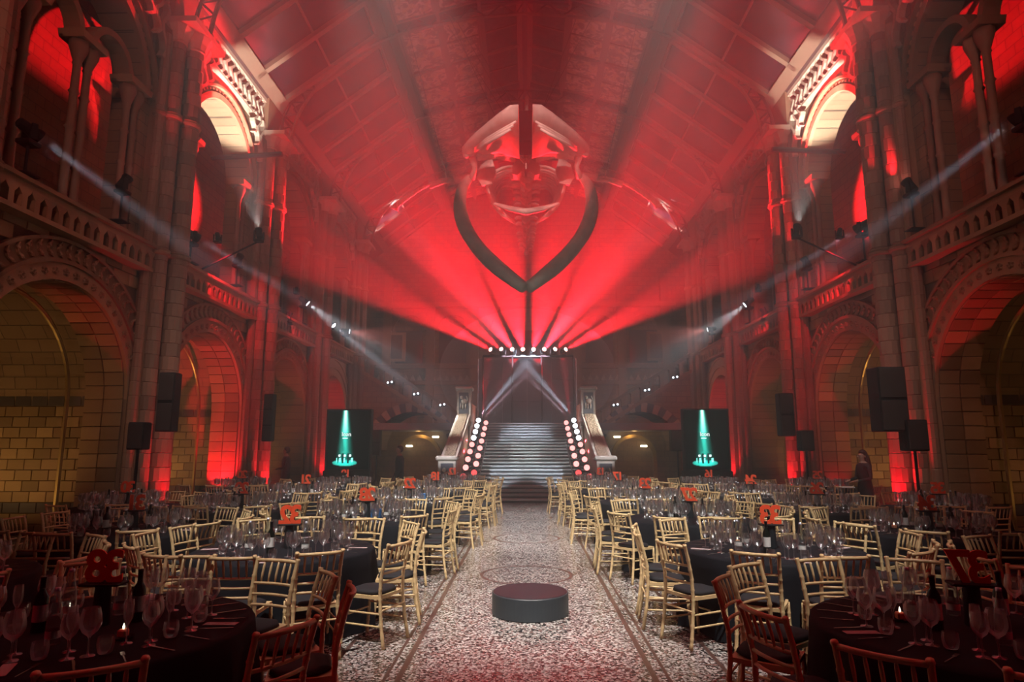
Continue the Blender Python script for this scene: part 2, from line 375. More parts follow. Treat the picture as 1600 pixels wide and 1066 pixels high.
def side(s):
    nm = 'left' if s < 0 else 'right'
    W = empty('wall_' + nm)
    tag(W, f'terracotta arcade wall on the {nm} with round arches and a gallery above', 'wall', kind='structure')
    X = lambda v: s * v
    for b in range(0, 5):
        y0, y1 = P[b], P[b + 1]; yc = (y0 + y1) / 2
        near = b in (1, 2)
        mb = MB(); arch_wall(mb, X(XW), X(XB), y0, y1, yc, RA, ZS, 0, 5.5)
        aw = mb.build('arch_wall', M['joint'] if near else M['coursed_y'], W)
        if near:                                           # ashlar blocks one can tell apart
            row = 0; z = .012
            while z < 5.35:
                grey = row in (11, 14, 17)
                off = .25 if row % 2 else 0
                y = y0 + .62
                first = True
                while y < y1 - .62 - .1:
                    w_ = .25 if (first and off) else .5
                    first = False
                    c = (y + w_ / 2, z + .126)
                    dd = min(math.hypot(yy - yc, max(0, zz - ZS)) for yy in (y + .02, y + w_ - .02) for zz in (z, z + .25))
                    if dd > 2.42 and abs(c[0] - yc) > RA + .2 or dd > 2.55:
                        inst('block', (face_grey if grey else face_me)[w_], aw, (X(XW), c[0], c[1]))
                    y += w_
                z += .266; row += 1
            for k in range(10):                            # far jamb, turned to the camera
                for j in range(2):
                    inst('soffit_block', sof_me, aw, (X(XW + .2 + .4 * j), yc + RA, .14 + k * .275))
            for k in range(22):
                t = PI * (k + .5) / 22
                for j in range(2):
                    inst('soffit_block', sof_me, aw, (X(XW + .2 + .4 * j), yc - RA * math.cos(t), ZS + RA * math.sin(t)), (PI / 2 - t + PI / 2, 0, 0))
        # arch orders
        mb = MB(); ring(mb, yc, ZS, RA, RA + .30, X(XW), X(XW - .07)); ab = mb.build('carved_band', M['stone'], W)
        mb = MB(); ring(mb, yc, ZS, RA + .30, RA + .37, X(XW), X(XW - .12)); mb.build('roll_moulding', M['stone'], W)
        mb = MB(); ring(mb, yc, ZS, RA + .37, RA + .68, X(XW), X(XW - .06)); lb = mb.build('leaf_band', M['stone'], W)
        mb = MB(); ring(mb, yc, ZS, RA + .68, RA + .74, X(XW), X(XW - .11)); mb.build('hood_moulding', M['stone'], W)
        if b >= 1:
            nl = 34
            if near or b == 3:
                for k in range(nl):
                    t = PI * (k + .5) / nl
                    for dr, da in ((.45, .6), (.60, -.6)):
                        r = RA + dr; inst('leaf', leaf_me, lb, (X(XW - .07), yc - r * math.cos(t), ZS + r * math.sin(t)), (PI / 2 - t + PI / 2 + da + (0 if True else 0), 0, 0))
                for k in range(26):
                    t = PI * (k + .5) / 26; r = RA + .15
                    inst('rosette', rose_me, ab, (X(XW - .075), yc - r * math.cos(t), ZS + r * math.sin(t)), (t, 0, 0), (-s, 1, 1))
            for sg in (-1, 1):                              # carved strip down the jambs
                st = MB().bx(X(XW), X(XW - .07), yc + sg * RA, yc + sg * (RA + .30), 0, ZS).build('carved_strip', M['stone'], W)
                if near and sg == 1:
                    for k in range(13): inst('rosette', rose_me, st, (X(XW - .075), yc + RA + .15, .12 + k * .21), (k, 0, 0), (-s, 1, 1))
        # inner gilded rib
        mb = MB(); r = RA - .02
        mb.tube([(X(XB + .35), yc - r * math.cos(PI * i / 24), ZS + r * math.sin(PI * i / 24)) for i in range(25)] + [(X(XB + .35), yc + r, 0.0)], .045, 6)
        mb.build('inner_rib', M['gilt'], W)
        # parapet with a blind arcade
        mb = MB()
        mb.bx(X(8.14), X(8.6), y0, y1, 5.46, 5.96)
        mb.bx(X(7.92), X(8.14), y0, y1, 5.46, 5.54).bx(X(7.92), X(8.14), y0, y1, 5.86, 5.96)
        pr = mb.build('parapet', M['stone'], W)
        npst = 20; wst = (y1 - y0) / npst
        pm = bpy.data.meshes.get('arcade_post_' + nm)
        if not pm:
            q = MB(); q.bx(X(-.11), X(.11), -.055, .055, 0, .32)
            for sg in (-1, 1):
                q.prism([(sg * .055, .20), (sg * .055, .32), (sg * .133, .32), (sg * .128, .285), (sg * .10, .25)], 'x', X(-.11), X(.11))
            pm = q.mesh('arcade_post_' + nm, M['stone'])
        for k in range(npst): inst('arcade_post', pm, pr, (X(8.03), y0 + (k + .5) * wst, 5.54))
        mb = MB(); mb.prism([(X(7.84), 5.96), (X(8.62), 5.96), (X(8.62), 6.12), (X(8.1), 6.10), (X(7.84), 6.03)], 'y', y0, y1); mb.build('coping', M['stone'], W)
        MB().bx(X(8.6), X(11), y0, y1, 5.3, 5.5).build('gallery_floor', M['stone'], W)
        # chapel behind the arch
        vb = MB(); ap = arch_pts(yc, 2.55, 2.42, 20)
        for (ya, za), (yb, zb) in zip(ap, ap[1:]): vb.add([(X(XB), ya, za), (X(XB), yb, zb), (X(12.9), yb, zb), (X(12.9), ya, za)], [(0, 1, 2, 3)])
        vb.build('chapel_vault', M['coursed_x'], W)
        MB().bx(X(12.9), X(13.1), y0, y1, 0, 5.3).build('chapel_back_wall', M['coursed_y'], W)
        cw = MB().bx(X(XB), X(12.9), yc + 2.42, y1 + .24, 0, 5.3).build('chapel_wall', M['joint'] if near else M['coursed_x'], W)
        if near:
            for k in range(23):
                z = .11 + k * .22; off = .18 if k % 2 else 0
                me = brick_grey if k in (2, 12, 14) else brick_me
                for j in range(11):
                    x = XB + .02 + .18 + j * .357 - off
                    if j == 0 and off: inst('brick', brick_half, cw, (X(XB + .1), yc + 2.42, z)); continue
                    inst('brick', me, cw, (X(x), yc + 2.42, z))
        # ---------------------------------------------------- gallery storey
        zs2, r2 = 9.35, 1.72
        mb = MB(); arch_wall(mb, X(8.3), X(8.95), y0, y1, yc, r2, zs2, 6.0, 12.55, 20); mb.build('gallery_wall', M['coursed_y'], W)
        mb = MB(); ring(mb, yc, zs2, r2, r2 + .16, X(8.3), X(8.2), 24); ring(mb, yc, zs2, r2 + .30, r2 + .36, X(8.3), X(8.14), 24); mb.build('gallery_hood', M['stone'], W)
        mb = MB()
        for k in range(34):
            t = PI * (k + .5) / 34; r = r2 + .23
            mb.box((X(8.27), yc - r * math.cos(t), zs2 + r * math.sin(t)), (.1, .06, .09), 0, PI - t)
        mb.build('dentil_band', M['stone'], W)
        # slim jamb shafts with rings and capitals
        pos = [yc - 1.62, yc - 1.36, yc + 1.36, yc + 1.62] + ([yc - .14, yc + .14] if b <= 1 else [])
        for y in pos:
            prof = [(.12, 0), (.12, .14), (.08, .2)]
            for zr in (.8, 1.5, 2.2): prof += [(.07, zr - .05), (.1, zr), (.07, zr + .05)]
            prof += [(.068, 2.72), (.09, 2.76), (.075, 2.8), (.17, 3.08), (.17, 3.2)]
            gs = MB().lathe(prof, 8, cap=True).build('gallery_shaft', M['shaft'], W, True, (X(8.36), y, 6.1))
        for y in [yc - 1.49, yc + 1.49] + ([yc] if b <= 1 else []):
            MB().prism([(y - .33, 9.30), (y + .33, 9.30), (y + .38, 9.44), (y - .38, 9.44)], 'x', X(8.14), X(8.62)).build('abacus', M['stone'], W)
        if b <= 1:
            mb = MB()
            for c in (-.75, .75): ring(mb, yc + c, zs2 + .1, .52, .66, X(8.3), X(8.62), 14)
            mb.build('sub_arch', M['stone'], W)
        # back wall of the gallery with a tall lancet
        mb = MB(); arch_wall(mb, X(10.4), X(10.75), y0, y1, yc, .52, 9.3, 5.5, 12.4, 12); mb.build('gallery_back_wall', M['coursed_y'], W)
        mb = MB(); ring(mb, yc, 9.3, .52, .64, X(10.4), X(10.32), 14)
        for sg in (-1, 1): mb.bx(X(10.4), X(10.32), yc + sg * .52, yc + sg * .64, 6, 9.3)
        mb.build('lancet_surround', M['stone'], W)
        MB().bx(X(10.75), X(10.9), yc - .6, yc + .6, 5.5, 10).build('lancet_infill', M['brick'], W)
        MB().bx(X(8.9), X(10.8), y0, y1, 12.3, 12.5).build('gallery_ceiling', M['roofdark'], W)
        # pierced frieze below the eaves
        fr = MB().bx(X(8.02), X(8.3), y0, y1, 12.34, 12.55).bx(X(8.1), X(8.3), y0, y1, 11.62, 11.70).build('frieze', M['paleston'], W)
        lm = bpy.data.meshes.get('lattice_' + nm)
        if not lm:
            q = MB(); zz = [(0, 0), (.10, .10), (.06, .2), (-.06, .3), (-.10, .4), (.02, .5), (.10, .6), (.02, .68)]
            for (ya, za), (yb, zb) in zip(zz, zz[1:]):
                q.prism([(ya - .05, za), (ya + .05, za), (yb + .05, zb), (yb - .05, zb)], 'x', X(8.06), X(8.2))
            lm = q.mesh('lattice_' + nm, M['paleston'])
        for k in range(18):
            inst('lattice_bar', lm, fr, (0, y0 + (k + .5) * (y1 - y0) / 18, 11.68))
        for sg in (-1, 1):                                  # pierced spandrels above the hood
            for k in range(5):
                yy = yc + sg * (2.42 - k * .27); zt = zs2 + math.sqrt(max(.0, (r2 + .38) ** 2 - min(abs(yy - yc), r2 + .37) ** 2))
                if 11.6 - zt > .25:
                    inst('lattice_bar', lm, fr, (X(-.06), yy, max(zt, 9.6) + .04), (0, 0, 0), (1, 1, (11.6 - max(zt, 9.6)) / .68))
    return W
WL, WR = side(-1), side(1)

# ---- clustered piers
drum_me = {}
def drum(r):
    if r not in drum_me:
        drum_me[r] = MB().lathe([(r - .012, 0), (r, .012), (r, .278), (r - .012, .29)], 12, cap=True).mesh('drum', M['shaft'])
    return drum_me[r]
ORD = ['first', 'second', 'third', 'fourth', 'fifth']
for s in (-1, 1):
    for i in range(1, 6):
        pr = empty('column', (s * 8.0, P[i], 0))
        tag(pr, f'{ORD[i-1]} clustered stone pier from the camera along the {"left" if s < 0 else "right"} wall', 'column', kind='structure')
        MB().bx(-s * .05, s * .4, -.62, .62, 0, 12.5).build('core', M['stone'], pr)
        MB().prism([(-s * .62, 0), (s * .35, 0), (s * .35, .5), (-s * .5, .5), (-s * .62, .34)], 'y', -.85, .85).build('plinth', M['stone'], pr)
        sh = [(-s * .27, 0, .21), (-s * .10, .40, .16), (-s * .10, -.40, .16), (s * .06, .62, .10), (s * .06, -.62, .10)]
        for x, y, r in sh:
            if i in (2, 3) and r > .12:
                st = empty('shaft', (x, y, .5), 0, pr)
                for k in range(36): inst('drum', drum(r), st, (0, 0, k * .2912), (0, 0, (k * 1.3) % 6.28))
            else:
                prof = []
                for k in range(36): prof += [(r - .01, k * .2912), (r, k * .2912 + .012), (r, k * .2912 + .279)]
                MB().lathe(prof, 10, cap=True).build('shaft', M['shaft'], pr, False, (x, y, .5))
            for z0 in (.5, 5.86, 9.0):
                MB().lathe([(r, 0), (r + .05, .02), (r + .06, .06), (r + .03, .09), (r + .05, .12), (r, .15)], 12, cap=True).build('shaft_ring', M['stone'], pr, False, (x, y, z0))
        mb = MB()
        for x, y, r in sh[:3]: mb.lathe([(r, 0), (r + .03, .03), (r + .02, .08), (r + .06, .22), (r + .14, .36), (r + .15, .40)], 10, (x, y, 10.85), True)
        mb.build('capital', M['paleston'], pr)
        MB().bx(-s * .62, s * .2, -.7, .7, 11.25, 11.38).build('abacus', M['paleston'], pr)

# ---- roof
ceil = empty('ceiling'); tag(ceil, 'faceted timber roof with painted panels and dark skylights', 'ceiling', kind='structure')
EA, EB, EC = (8.1, 12.4), (4.4, 15.25), (0.0, 16.55)
def slope_pt(a, b, t): return (a[0] + (b[0] - a[0]) * t, a[1] + (b[1] - a[1]) * t)
def slab(name, mat, a, b, t0, t1, y0, y1, lift, th, s, parent):
    """thin board lying on the slope a-b between t0..t1; lift = height of its face below the roof boards"""
    p, q = slope_pt(a, b, t0), slope_pt(a, b, t1)
    d = Vector((b[0] - a[0], b[1] - a[1])).normalized(); n = Vector((-d.y, d.x))
    if n.y > 0: n = -n
    p0, q0 = Vector(p) + n * (lift - th), Vector(q) + n * (lift - th); p1, q1 = Vector(p) + n * lift, Vector(q) + n * lift
    return MB().prism([(s * v.x, v.y) for v in (p0, q0, q1, p1)], 'y', y0, y1).build(name, mat, parent)
for s in (-1, 1):
    slab('roof_boards', M['roofdark'], EA, EB, -.12, 1, P[0], YE, 0, .1, s, ceil)
    slab('roof_boards', M['roofdark'], EB, EC, 0, 1, P[0], YE, 0, .1, s, ceil)
    for t, wd, lf in ((.94, .10, .16), (.90, .05, .10), (.985, .06, .24)):
        slab('purlin', M['rooftimber'], EA, EB, t - wd / 2, t + wd / 2, P[0], YE, lf, .12, s, ceil)
    slab('purlin', M['rooftimber'], EB, EC, 0.0, .05, P[0], YE, .18, .12, s, ceil)
    slab('purlin', M['rooftimber'], EA, EB, .04, .12, P[0], YE, .16, .12, s, ceil)
    slab('ridge_moulding', M['iron'], EB, EC, .975, 1, P[0], YE, .3, .25, s, ceil)
    for i in range(1, 6):
        y0, y1 = P[i], min(P[i + 1], YE)
        if i == 5: y1 = YE
        L_ = y1 - y0
        for f in (0.035, .345, .655, .965):                # rafters of the skylight slope
            yy = y0 + f * L_
            slab('rafter', M['rooftimber'], EA, EB, .06, .92, yy - .09, yy + .09, .16, .14, s, ceil)
        for f0, f1 in ((.055, .325), (.365, .635), (.675, .945)):
            for t0, t1 in ((.13, .49), (.51, .87)):
                slab('skylight_pane', M['skyglass'], EA, EB, t0, t1, y0 + f0 * L_, y0 + f1 * L_, .04, .03, s, ceil)
            slab('mullion', M['rooftimber'], EA, EB, .494, .506, y0 + f0 * L_, y0 + f1 * L_, .08, .06, s, ceil)
        for c in range(3):                                  # painted panels of the upper slope
            t0, t1 = .06 + c * .305, .06 + (c + 1) * .305 - .03
            slab('panel_rib', M['rooftimber'], EB, EC, t1 + .004, t1 + .026, y0, y1, .13, .12, s, ceil)
            for r in range(2):
                ya, yb = y0 + .35 + r * (L_ - .5) / 2, y0 + .35 + (r + 1) * (L_ - .5) / 2 - .16
                slab('painted_panel', M['painted_dark'] if c == 2 else M['painted'], EB, EC, t0, t1, ya, yb, .05, .04, s, ceil)
                slab('panel_frame', M['rooftimber'], EB, EC, t0 - .006, t1 + .006, yb, yb + .07, .12, .1, s, ceil)
                slab('panel_frame', M['rooftimber'], EB, EC, t0 - .006, t1 + .006, ya - .07, ya, .12, .1, s, ceil)
                slab('panel_frame', M['rooftimber'], EB, EC, t0 - .006, t0 + .012, ya, yb, .1, .08, s, ceil)
                slab('panel_frame', M['rooftimber'], EB, EC, t1 - .012, t1 + .006, ya, yb, .1, .08, s, ceil)
                ym = (ya + yb) / 2
                slab('panel_frame', M['rooftimber'], EB, EC, t0, t1, ym - .03, ym + .03, .08, .06, s, ceil)
# iron lattice arch trusses on the piers
INN = [(7.42, 11.4), (7.22, 12.3), (6.6, 13.3), (5.6, 14.25), (4.3, 14.95), (2.2, 15.5), (0, 15.72)]
def smooth_path(pts, n):
    out = []; m = len(pts)
    for i in range(m - 1):
        p0, p1, p2, p3 = [Vector(pts[max(0, min(m - 1, k))]) for k in (i - 1, i, i + 1, i + 2)]
        for j in range(n):
            t = j / n; out.append(.5 * ((2 * p1) + (p2 - p0) * t + (2 * p0 - 5 * p1 + 4 * p2 - p3) * t * t + (-p0 + 3 * p1 - 3 * p2 + p3) * t ** 3))
    out.append(Vector(pts[-1])); return out
for i in range(1, 6):
    T = empty('roof_truss', (0, P[i], 0)); tag(T, f'{ORD[i-1]} iron lattice roof arch from the camera', 'roof truss', kind='structure')
    for s in (-1, 1):
        ip = smooth_path(INN, 5); op = []
        for k, p in enumerate(ip):
            d = (ip[min(k + 1, len(ip) - 1)] - ip[max(k - 1, 0)]).normalized(); n = Vector((-d.y, d.x)); n = n if n.y > 0 or (n.x > 0 and n.y > -.2) else -n
            op.append(p + n * .42)
        for pth, rr in ((ip, .055), (op, .05)):
            MB().tube([(s * p.x, 0, p.y) for p in pth], rr, 5).build('chord', M['iron'] if pth is op else M['rooftimber'], T)
        for k in range(2, len(ip) - 1, 1):
            a, b_ = (ip[k], op[k + 1]) if k % 2 else (op[k], ip[k + 1])
            MB().tube([(s * a.x, 0, a.y), (s * b_.x, 0, b_.y)], .028, 4).build('lattice_strut', M['iron'], T)

# ---- staircase
NST, RISE, RUN, YS0 = 23, .12, .33, 20.9
stairs = empty('main_staircase', (0, YS0, 0)); tag(stairs, 'wide pale stone staircase at the end of the aisle', 'staircase', kind='structure')
for k in range(NST):
    MB().cbox((0, k * RUN + 1.0, k * RISE + .088), (4.5, 2.04, .064), .012).build('tread', M['stair'], stairs)
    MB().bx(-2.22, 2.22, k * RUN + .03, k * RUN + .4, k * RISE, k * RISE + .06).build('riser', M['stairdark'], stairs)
YL = YS0 + NST * RUN; ZL = NST * RISE                     # landing
MB().bx(-8.2, 8.2, YL - YS0 - .3, YE - YS0, ZL - .3, ZL).build('landing', M['stair'], stairs)
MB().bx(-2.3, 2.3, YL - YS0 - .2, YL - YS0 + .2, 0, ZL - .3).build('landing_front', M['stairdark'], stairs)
for s in (-1, 1):
    B = empty('stair_balustrade', (s * 2.44, YS0, 0)); tag(B, f'carved stone balustrade flanking the staircase on the {"left" if s < 0 else "right"}', 'balustrade', kind='structure')
    LN, ZA, ZB = 4.2, 1.30, 2.85
    MB().prism([(-.4, 0), (LN, 0), (LN, ZB), (-.4, ZA)], 'x', -.18, .18).build('cheek_wall', M['stone'], B)
    MB().prism([(-.4, ZA), (-.4, ZA + .14), (LN, ZB + .14), (LN, ZB)], 'x', -.26, .26).build('sloping_coping', M['paleston'], B)
    MB().prism([(-.4, ZA + .14), (-.4, ZA + .17), (LN, ZB + .17), (LN, ZB + .14)], 'x', -.17, .17).build('coping_panel', M['carved'], B)
    MB().bx(-.2, .2, LN + .6, NST * RUN + 1.5, 0, ZL + .75).build('landing_parapet', M['stone'], B)
    for y, z, h in ((-.6, 0, 1.36), (LN + .3, 2.55, 1.4)):
        if z: MB().bx(-.26, .26, y - .28, y + .28, 0, z).build('pedestal_shaft', M['stone'], B)
        MB().bx(-.27, .27, y - .27, y + .27, z, z + h).build('pedestal', M['paleston'], B)
        MB().cbox((0, y, z + h + .06), (.70, .70, .14), .04).build('pedestal_cap', M['paleston'], B)
        MB().cbox((0, y, z + .08), (.66, .66, .16), .03).build('pedestal_base', M['paleston'], B)
        MB().bx(-.19, .19, y - .285, y - .27, z + .3, z + h - .1).build('carved_panel', M['greyblock'], B)
        zz0 = z + h - 1.0
        mb = MB()                                            # lion-like carved relief
        mb.ball((.02, y - .29, zz0 + .55), (.12, .035, .11), 8, 5).ball((-.08, y - .30, zz0 + .70), (.065, .04, .07), 8, 5)
        for xx, zz in ((-.11, .38), (-.03, .36), (.08, .37)): mb.ball((xx, y - .29, zz0 + zz), (.03, .03, .12), 6, 4)
        mb.tube([(.12, y - .29, zz0 + .5), (.15, y - .29, zz0 + .64), (.10, y - .29, zz0 + .76)], .02, 5)
        mb.build('carved_relief', M['paleston'], B, True)
# flights rising across the end of the hall, with an arch beneath each
for s in (-1, 1):
    YF = 29.5
    F = empty('wall_stair_' + ('left' if s < 0 else 'right')); tag(F, f'end wall on the {"left" if s < 0 else "right"} with a passage arch under a raking balustrade', 'wall', kind='structure')
    rk = lambda x: 3.55 + (x - 3.5) * .60                   # top line of the balustrade
    xc, r, zs = 5.25, 1.75, 1.55
    mb = MB(); ap = [(xc - r * math.cos(PI * i / 24), zs + r * math.sin(PI * i / 24)) for i in range(25)]
    zb = lambda x: rk(x) - .85
    def quad(a, b, c, d):
        for Y in (YF, YF + .6): mb.add([(s * p[0], Y, p[1]) for p in (a, b, c, d)], [(0, 1, 2, 3)])
    quad((2.75, 0), (xc - r, 0), (xc - r, max(zs, zb(xc - r))), (2.75, zb(2.75)))
    quad((xc + r, 0), (8.2, 0), (8.2, zb(8.2)), (xc + r, zb(xc + r)))
    for p, q in zip(ap, ap[1:]):
        mb.add([(s * p[0], YF, p[1]), (s * q[0], YF, q[1]), (s * q[0], YF, max(zb(q[0]), q[1] + .12)), (s * p[0], YF, max(zb(p[0]), p[1] + .12))], [(0, 1, 2, 3)])
        mb.add([(s * p[0], YF, p[1]), (s * q[0], YF, q[1]), (s * q[0], YF + 3, q[1]), (s * p[0], YF + 3, p[1])], [(0, 1, 2, 3)])
    mb.build('passage_wall', M['coursed_x'], F)
    vs = 22                                                  # voussoirs, alternately light and dark
    for k in range(vs):
        t0, t1 = PI * (k + .04) / vs, PI * (k + .96) / vs
        poly = [(s * (xc - q * math.cos(t)), zs + q * math.sin(t)) for q, t in ((r, t0), (r, t1), (r + .42, t1), (r + .42, t0))]
        MB().prism(poly, 'y', YF - .06, YF + .1).build('voussoir', M['paleston'] if k % 2 else M['greyblock'], F)
    # raking balustrade: rail, plinth and small arches on colonnettes
    MB().prism([(s * 2.9, rk(2.9) - .16), (s * 8.3, rk(8.3) - .16), (s * 8.3, rk(8.3)), (s * 2.9, rk(2.9))], 'y', YF - .12, YF + .5).build('handrail', M['stone'], F)
    MB().prism([(s * 2.75, zb(2.75) - .1), (s * 8.2, zb(8.2) - .1), (s * 8.2, zb(8.2) + .08), (s * 2.75, zb(2.75) + .08)], 'y', YF - .1, YF + .5).build('string_course', M['stone'], F)
    for k in range(12):
        x = 3.1 + k * .45
        MB().prism([(s * (x - .09), zb(x) + .05), (s * (x + .09), zb(x) + .05), (s * (x + .09), rk(x) - .3), (s * (x + .2), rk(x) - .12), (s * (x - .2), rk(x) - .12), (s * (x - .09), rk(x) - .3)], 'y', YF - .05, YF + .2).build('baluster', M['stone'], F)
    # passage behind the arch
    MB().bx(s * 3.2, s * 8.2, YF + 3.0, YF + 3.2, 0, 2.7).build('passage_end', M['coursed_x'], F)
    iw = MB(); ring_pts = 16
    for k in range(ring_pts):
        t0, t1 = PI * k / ring_pts, PI * (k + 1) / ring_pts
        iw.prism([(s * (xc + .1 - q * math.cos(t)), 1.2 + q * math.sin(t)) for q, t in ((.95, t0), (.95, t1), (1.12, t1), (1.12, t0))], 'y', YF + 2.8, YF + 3.0)
    iw.bx(s * (xc - 1.02), s * (xc - .85), YF + 2.8, YF + 3.0, 0, 1.2).bx(s * (xc + 1.05), s * (xc + 1.22), YF + 2.8, YF + 3.0, 0, 1.2)
    iw.build('inner_arch', M['gilt'], F)
    for k, (dx, z) in enumerate(((.75, 2.2), (-.55, 1.75))):
        pl = MB().cbox((s * (xc - dx), YF + 2.6, z), (.34, .08, .10), .02).build('passage_lamp', M['exitlamp'])
        tag(pl, f'{"upper" if k == 0 else "lower"} small lit ceiling lamp in the {"left" if s < 0 else "right"} passage under the stairs', 'lamp')
    point((s * xc, YF + 2.0, 2.3), 12, WARM, .1)

# ---- end wall
EW = empty('wall_end'); tag(EW, 'far end wall of the hall with pilasters, tall arches and a frieze', 'wall', kind='structure')
MB().bx(-9, 9, YE, YE + .3, 0, 17).build('wall_face', M['coursed_x'], EW)
for x in (-7.6, -5.2, -2.8, 2.8, 5.2, 7.6):
    MB().bx(x - .22, x + .22, YE - .25, YE, ZL, 11).build('pilaster', M['stone'], EW)
for z, h in ((5.0, .2), (5.9, .18), (9.3, .25)): MB().bx(-8.2, 8.2, YE - .3, YE, z, z + h).build('string_course', M['stone'], EW)
for k in range(44): MB().prism([(-8.0 + k * .37 - .14, 5.25), (-8.0 + k * .37 + .14, 5.25), (-8.0 + k * .37, 5.55)], 'y', YE - .12, YE).build('frieze_tooth', M['paleston'], EW)
for xc in (-6.4, -4.0, 4.0, 6.4, 0):
    r = .85 if xc else 1.9
    mb = MB()
    for k in range(16):
        t0, t1 = PI * k / 16, PI * (k + 1) / 16
        mb.prism([(xc - q * math.cos(t), 8.0 + q * math.sin(t)) for q, t in ((r, t0), (r, t1), (r + .25, t1), (r + .25, t0))], 'y', YE - .2, YE)
    mb.build('arch_moulding', M['stone'], EW)
    MB().bx(xc - r + .1, xc + r - .1, YE - .04, YE, 6.2, 8.0).build('window_pane', M['skyglass'], EW)
for s in (-1, 1):
    x = s * 7.2
    fr = MB().bx(x - .62, x + .62, YE - .12, YE, 6.3, 7.9).build('picture_frame', M['stone']); MB().bx(x - .45, x + .45, YE - .15, YE - .12, 6.45, 7.75).build('picture', M['painted_dark'], fr)
    tag(fr, f'dark framed portrait on the {"left" if s < 0 else "right"} side of the end wall', 'picture')

# ================================================================== HAZE
def haze_mat():
    m = bpy.data.materials.new('haze'); m.use_nodes = True; nt = m.node_tree; nt.nodes.clear()
    v = nt.nodes.new('ShaderNodeVolumeScatter'); v.inputs['Color'].default_value = (1, 1, 1, 1)
    v.inputs['Density'].default_value = HAZE; v.inputs['Anisotropy'].default_value = .55
    o = nt.nodes.new('ShaderNodeOutputMaterial'); nt.links.new(v.outputs[0], o.inputs['Volume']); return m
hz = MB().bx(-13, 13, -1.5, 34.5, .01, 17).build('haze', haze_mat())
tag(hz, 'thin theatrical haze filling the hall', 'haze', kind='stuff')

hb = MB().ball((0.05, 26.2, 4.7), (3.6, 4.2, 2.6), 24, 16)  # extra haze ellipsoid, added so the beams over the stairs glow brighter
hb_m = haze_mat(); hb_m.name = 'added_stage_haze'; hb_m.node_tree.nodes['Volume Scatter'].inputs['Density'].default_value = .03
tag(hb.build('added_stage_haze', hb_m), 'added thicker haze over the stairs that brightens the beams', 'haze', kind='stuff')

# ================================================================== LIGHTING RIG
def atx(px, py, X):
    r = CAM_M @ Vector(((px - 800) / FPX, -(py - 533) / FPX, -1)); t = X / r.x
    return Vector((X, r.y * t, CAMZ + r.z * t))
hd_base = MB().cbox((0, 0, .04), (.26, .26, .08), .02).mesh('base', M['black'])
hd_arm = MB().prism([(-.05, .08), (.05, .08), (.04, .34), (-.04, .34)], 'x', -.02, .02).mesh('yoke_arm', M['black'])
hd_head = MB().lathe([(.05, -.20), (.085, -.17), (.095, .05), (.115, .12), (.115, .17)], 12, cap=True).mesh('head', M['black'])
def lens_mesh(key):
    n = 'lens_' + key; me = bpy.data.meshes.get(n)
    return me or MB().lathe([(0.0, .178), (.06, .178), (.10, .172)], 12).mesh(n, M[key])
def moving_head(loc, target, lens, label, power=0, color=WHITE, angle=14, blend=.5, size=1.0, pole=0.0, group=None, radius=.06):
    loc = Vector(loc); t = empty('moving_head_light', loc - Vector((0, 0, .27 * size)))
    tag(t, label, 'stage light', group); t.scale = (size,) * 3
    inst('base', hd_base, t); d = (Vector(target) - loc); rz = math.atan2(d.y, d.x) - PI / 2
    for sx in (-.14, .14): inst('yoke_arm', hd_arm, t, (sx * math.cos(rz), sx * math.sin(rz), 0), (0, 0, rz))
    q = d.to_track_quat('Z', 'Y').to_euler()
    h = inst('head', hd_head, t, (0, 0, .27), q); inst('lens', lens_mesh(lens), h)
    if pole: MB().tube([(0, 0, 0), (0, 0, -pole)], .025, 6).build('pole', M['black'], t); MB().bx(-.15, .15, -.15, .15, -pole, -pole + .02).build('foot_plate', M['black'], t)
    if power:
        spot(loc + d.normalized() * .2 * size, target, power, color, angle, blend, radius, 'moving_head_beam')
    return t
# --- row of eight red beams above the screen
bar = MB().tube([(-1.9, 28.2, 5.72), (2.1, 28.2, 5.72)], .05, 6)
for x in (-1.9, -.6, .7, 2.1): bar.tube([(x, 28.2, 5.72), (x, 28.2, 2.78)], .035, 6)
tag(bar.build('lighting_bar', M['black']), 'black lighting bar standing behind the stairs under the red lamps', 'lighting bar')
DXS = [-.80, -.55, -.27, -.085, .085, .27, .55, .80]; DZS = [.32, .36, .27, .225, .225, .27, .36, .32]
for i in range(8):
    L = at(770 + i * 15.8, 548, 28.2)
    tg = L + Vector((DXS[i], -1, DZS[i])) * 10
    moving_head(L, tg, 'lens_pink', f'{["leftmost","second","third","fourth","fifth","sixth","seventh","rightmost"][i]} of the eight glowing red lamps in the row above the screen' if i in (0, 7) else f'{["","second","third","fourth","fifth","sixth","seventh",""][i]} from the left of the eight glowing red lamps above the screen',
                (72000 if i in (1, 6) else 80000 if i in (3, 4) else 140000), BEAM, 14, .5, .9, group='red lamps in a row above the screen', radius=.09)
